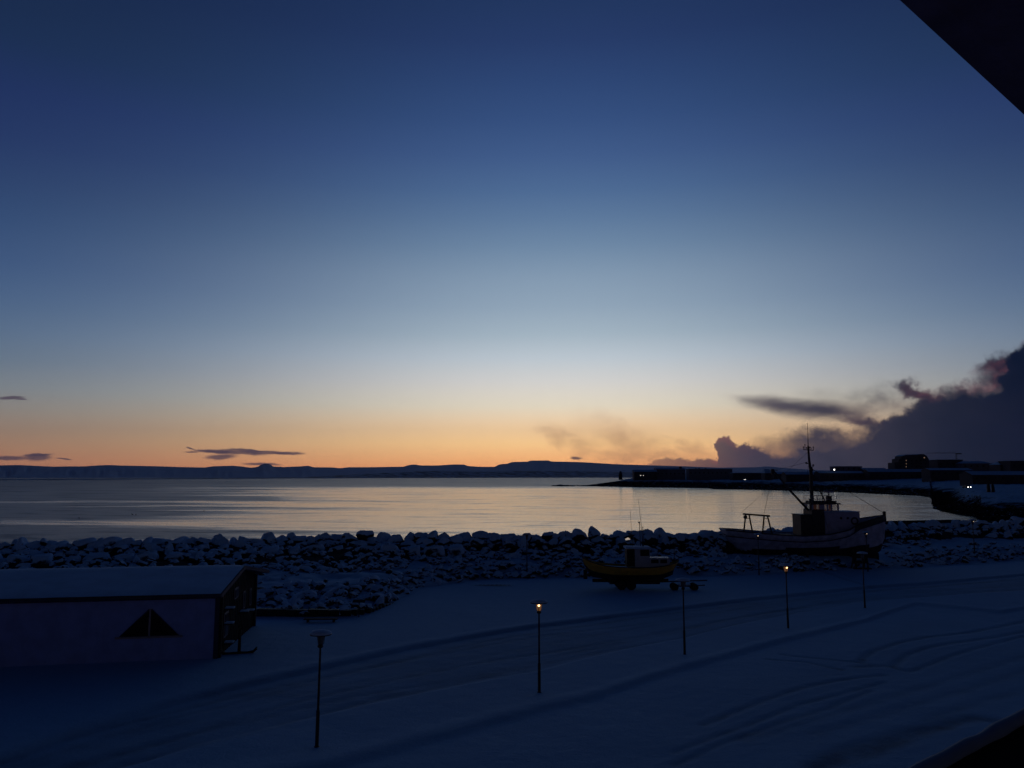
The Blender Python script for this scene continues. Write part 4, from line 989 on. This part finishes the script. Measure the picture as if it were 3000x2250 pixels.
# ------------------------------------------------------------------ sky
world = bpy.data.worlds.new('World'); scene.world = world; world.use_nodes = True; t = NT(world.node_tree)
bg = t.n['Background']; tc = t.node('ShaderNodeTexCoord').outputs['Generated']
s = t.node('ShaderNodeSeparateXYZ'); t.l.new(tc, s.inputs[0]); wx, wy, wz = s.outputs
el = t.m('MULTIPLY', t.m('ARCSINE', wz), 57.2958); az = t.m('MULTIPLY', t.m('ARCTAN2', wx, wy), 57.2958)
def elev(px, py): r_ = ray(px, py); return math.degrees(math.asin(r_[2]/math.sqrt(r_[0]**2+r_[1]**2+r_[2]**2)))
f = t.m('DIVIDE', el, 60.0, clamp=True)
ZEN = [(36, (16,32,66)), (44, (8,23,52)), (60, (2,14,38))]
cen = [(1396,(286,178,110)),(1365,(284,196,128)),(1340,(292,216,144)),(1300,(298,241,168)),(1250,(284,242,190)),(1190,(256,243,218)),(1120,(232,230,226)),(1050,(203,214,223)),(980,(174,192,206)),(900,(153,174,194)),(810,(137,160,184)),(720,(114,141,171)),(640,(96,125,161)),(560,(80,110,152)),(460,(66,94,141)),(350,(54,81,129)),(240,(46,71,118)),(120,(39,60,105)),(0,(34,55,96))]
lef = [(1396,(180,118,96)),(1350,(190,134,108)),(1310,(182,140,116)),(1260,(164,140,126)),(1200,(140,138,136)),(1130,(118,130,142)),(1050,(92,114,138)),(960,(78,104,137)),(860,(64,92,132)),(760,(52,80,124)),(640,(43,70,114)),(520,(38,60,104)),(400,(33,51,97)),(250,(29,46,91)),(100,(25,44,78)),(0,(24,42,74))]
c1 = t.ramp(f, [(max(elev(1500, p), 0)/60, lin(c)) for p, c in cen]+[(e/60, lin(c)) for e, c in ZEN])
c2 = t.ramp(f, [(max(elev(20, p), 0)/60, lin(c)) for p, c in lef]+[(e/60, lin(c)) for e, c in ZEN])
da = t.m('DIVIDE', t.m('ABSOLUTE', t.m('SUBTRACT', az, 4.0)), 38.0)
w = t.m('EXPONENT', t.m('MULTIPLY', t.m('MULTIPLY', da, da), -2.5))
sky = t.mix(w, c2, c1)
back = t.mr(t.m('ABSOLUTE', t.m('SUBTRACT', az, 2.0)), 38, 115, 1, .2)
# smoke bank and small clouds
yy = t.m('MAXIMUM', wy, .08); u_ = t.m('DIVIDE', wx, yy); v_ = t.m('DIVIDE', wz, yy)
uv = t.comb(u_, v_, 0.0)
na = t.noise(uv, 38, 8, .6); na2 = t.noise(t.comb(u_, v_, 9.0), 42, 8, .62); nb = t.noise(t.comb(t.m('ADD', u_, 4.3), t.m('MULTIPLY', v_, 1.3), 2.0), 11, 6, .6)
nc = t.noise(t.comb(t.m('MULTIPLY', u_, .45), v_, 7.0), 34, 6, .6)
uw = t.m('ADD', u_, t.m('MULTIPLY', t.m('SUBTRACT', na.outputs[0], .5), .055))
vw = t.m('ADD', v_, t.m('MULTIPLY', t.m('SUBTRACT', nb.outputs[0], .5), .036)); vw = t.m('ADD', vw, t.m('MULTIPLY', t.m('SUBTRACT', na2.outputs[0], .5), .034))
def fcurve(pts, us_, vmax=.3, umax=1.0):
    n = t.node('ShaderNodeFloatCurve'); t.put(n.inputs['Value'], t.m('DIVIDE', us_, umax)); c = n.mapping.curves[0]
    P = [(uof(*p)/umax, vof(*p)/vmax) for p in pts]
    c.points[0].location = (0, max(0, P[0][1])); c.points[1].location = (1, P[-1][1])
    for p in P: q = c.points.new(*p)
    for q in c.points: q.handle_type = 'VECTOR'
    n.mapping.update(); return t.m('MULTIPLY', n.outputs[0], vmax)
low = fcurve([(1560,1395),(1640,1362),(1708,1352),(1773,1354),(1822,1343),(1860,1352),(1909,1346),(1974,1338),(2012,1331),(2077,1335),(2100,1333),(2106,1285),(2129,1271),(2156,1284),(2197,1293),(2240,1302),(2287,1300),(2340,1280),(2434,1256),(2545,1240),(2572,1215),(2609,1192),(2670,1172),(2720,1150),(2760,1136),(2832,1123),(2880,1128),(2920,1120),(2940,1060),(2956,1015),(3000,985),(3200,900),(3600,800)], uw)
softw = t.mr(u_, uof(2180,1300), uof(2330,1300), .005, .026)
soft2 = t.mr(u_, uof(2540,1300), uof(2620,1300), 0, .012); softw = t.m('SUBTRACT', softw, t.m('MULTIPLY', soft2, .5))
dl = t.m('SUBTRACT', low, vw)
A1 = t.mr(dl, 0, softw); A1 = t.m('MULTIPLY', A1, t.mr(u_, uof(1600,1350), uof(2250,1350), .3, 1.0))
def blob(px, py, rx, ry, rot, strength, soft=.9, uu=uw, vv=vw, nz=None):
    cu, cv = uof(px, py), vof(px, py); c_, s_ = math.cos(rot), math.sin(rot)
    du = t.m('SUBTRACT', uu, cu); dv_ = t.m('SUBTRACT', vv, cv)
    a_ = t.m('DIVIDE', t.m('ADD', t.m('MULTIPLY', du, c_), t.m('MULTIPLY', dv_, s_)), rx/F)
    b_ = t.m('DIVIDE', t.m('SUBTRACT', t.m('MULTIPLY', dv_, c_), t.m('MULTIPLY', du, s_)), ry/F)
    r_ = t.m('SQRT', t.m('ADD', t.m('MULTIPLY', a_, a_), t.m('MULTIPLY', b_, b_)))
    o_ = t.m('MULTIPLY', t.mr(r_, 1, 1-soft), strength)
    if nz: o_ = t.m('MULTIPLY', o_, nz)
    return o_
def union(a, b): return t.m('SUBTRACT', 1.0, t.m('MULTIPLY', t.m('SUBTRACT', 1.0, a), t.m('SUBTRACT', 1.0, b)))
wn = t.mr(nc.outputs[0], .35, .6, .35, 1.0)
us2 = t.m('ADD', u_, t.m('MULTIPLY', t.m('SUBTRACT', nb.outputs[0], .5), .03)); vs2 = t.m('ADD', v_, t.m('MULTIPLY', t.m('SUBTRACT', nc.outputs[0], .5), .018))
B = None
for args in ((2215,1172,110,20,-.12,.5,1.0),(2290,1188,170,34,-.10,.9,.95),(2400,1202,190,40,-.05,.95,.9),(2500,1222,150,30,-.22,.85,.9),(2520,1236,80,14,-.1,.8,.9)):
    k = blob(*args, uu=us2, vv=vs2, nz=wn if args[5] < .9 else None); B = k if B is None else union(B, k)
for args in ((2590,1236,110,26,.15,.95,.9),(2690,1150,90,30,-.35,.98,.7),(2655,1125,34,34,.4,.9,.8),(2740,1185,90,50,-.6,.98,.8),(2600,1170,170,70,.1,.45,1.0),(2460,1170,220,50,0,.25,1.0),(2400,1292,300,52,.10,.95,1.0),(2640,1250,130,50,.2,.98,.6),(2720,1230,140,70,.4,.98,.5),(2930,1075,110,50,.3,.98,.8),(2820,1150,150,40,.05,.9,.9),(2940,1120,120,60,.2,.95,.8),(2550,1190,120,30,.2,.5,1.0)):
    k = blob(*args, nz=wn if args[5] < .9 else None); B = union(B, k)
W = None
for args in ((1640,1272,110,40,-.3,.32,1.0),(1710,1305,180,60,-.4,.35,1.0),(1850,1290,240,75,-.35,.5,1.0),(1800,1330,160,26,0,.35,1.0),(2040,1310,110,26,-.3,.45,1.0),(1960,1330,160,22,0,.35,1.0)):
    k = blob(*args, nz=wn); W = k if W is None else union(W, k)
# small left clouds, sharper
ul = t.m('ADD', u_, t.m('MULTIPLY', t.m('SUBTRACT', nc.outputs[0], .5), .03)); vl = t.m('ADD', v_, t.m('MULTIPLY', t.m('SUBTRACT', na.outputs[0], .5), .006))
S = None
for x_, y_, rx, ry, ro in ((25,342,70,9,0),(110,340,55,14,0),(110,333,60,6,.05),(190,344,30,3,-.1),(555,314,20,3,-.3),(560,325,25,3,0),(640,322,60,9,-.03),(650,338,60,11,.05),(700,326,110,8,-.06),(720,319,90,4,-.05),(845,328,60,6,.0),(775,325,100,7,-.04),(600,322,50,5,-.05),(770,360,70,6,-.05),(1690,342,26,6,0),(30,-115+0,50,7,0),(60,-110,22,3,0)):
    k = blob(x_, 1000+y_+(280 if y_ < 0 else 0), rx, ry, ro, .85, .6, ul, vl); S = k if S is None else union(S, k)
front = t.mr(wy, .1, .2)
B = union(A1, B)
# smoke colour: lavender at the left, navy to the right, rose where its edge catches the glow
ucol = t.ramp(t.mr(u_, uof(1700,1300), uof(3000,1300), 0, 1, False), [(0, lin((92,72,82))), (.3, lin((80,68,84))), (.5, lin((66,64,80))), (.72, lin((40,44,60))), (1, lin((8,20,42)))])
rose = t.m('MULTIPLY', t.mr(dl, .018, -.004), t.mr(nb.outputs[0], .38, .6, .1, 1)); rose = t.m('MULTIPLY', rose, t.mr(dl, -.04, -.004)); rose = t.m('MULTIPLY', rose, t.mr(u_, uof(2560,1200), uof(2900,1200), .15, .62)); head = t.m('MULTIPLY', t.mr(u_, uof(2180,1290), uof(2120,1290), 0, .8), t.mr(u_, uof(2060,1290), uof(2095,1290))); rose = t.m('MAXIMUM', rose, t.m('MULTIPLY', head, t.mr(dl, .016, .002)))
scol = t.mix(rose, ucol, lin((146,84,92)))
scol = t.mix(t.m('MULTIPLY', t.mr(nb.outputs[0], .3, .7, .0, .25), t.mr(u_, uof(2500,1300), uof(2800,1300), 1, .15)), scol, lin((98,88,100)))
sky2 = t.mix(t.m('MULTIPLY', W, front), sky, lin((176,128,104)))
sky3 = t.mix(t.m('MULTIPLY', S, front), sky2, lin((84,70,86)))
sky4 = t.mix(t.m('MULTIPLY', B, front), sky3, scol)
vm = t.node('ShaderNodeVectorMath', operation='SCALE'); t.l.new(sky4, vm.inputs[0]); t.l.new(back, vm.inputs['Scale'])
t.l.new(vm.outputs[0], bg.inputs['Color']); bg.inputs['Strength'].default_value = 1.0
world.cycles.sampling_method = 'MANUAL'; world.cycles.sample_map_resolution = 1024

scene.view_settings.view_transform = 'Standard'; scene.view_settings.look = 'None'
scene.view_settings.exposure = 0; scene.view_settings.gamma = 1
scene.cycles.use_denoising = True
scene.cycles.max_bounces = 6; scene.cycles.volume_bounces = 0
scene.cycles.transparent_max_bounces = 8
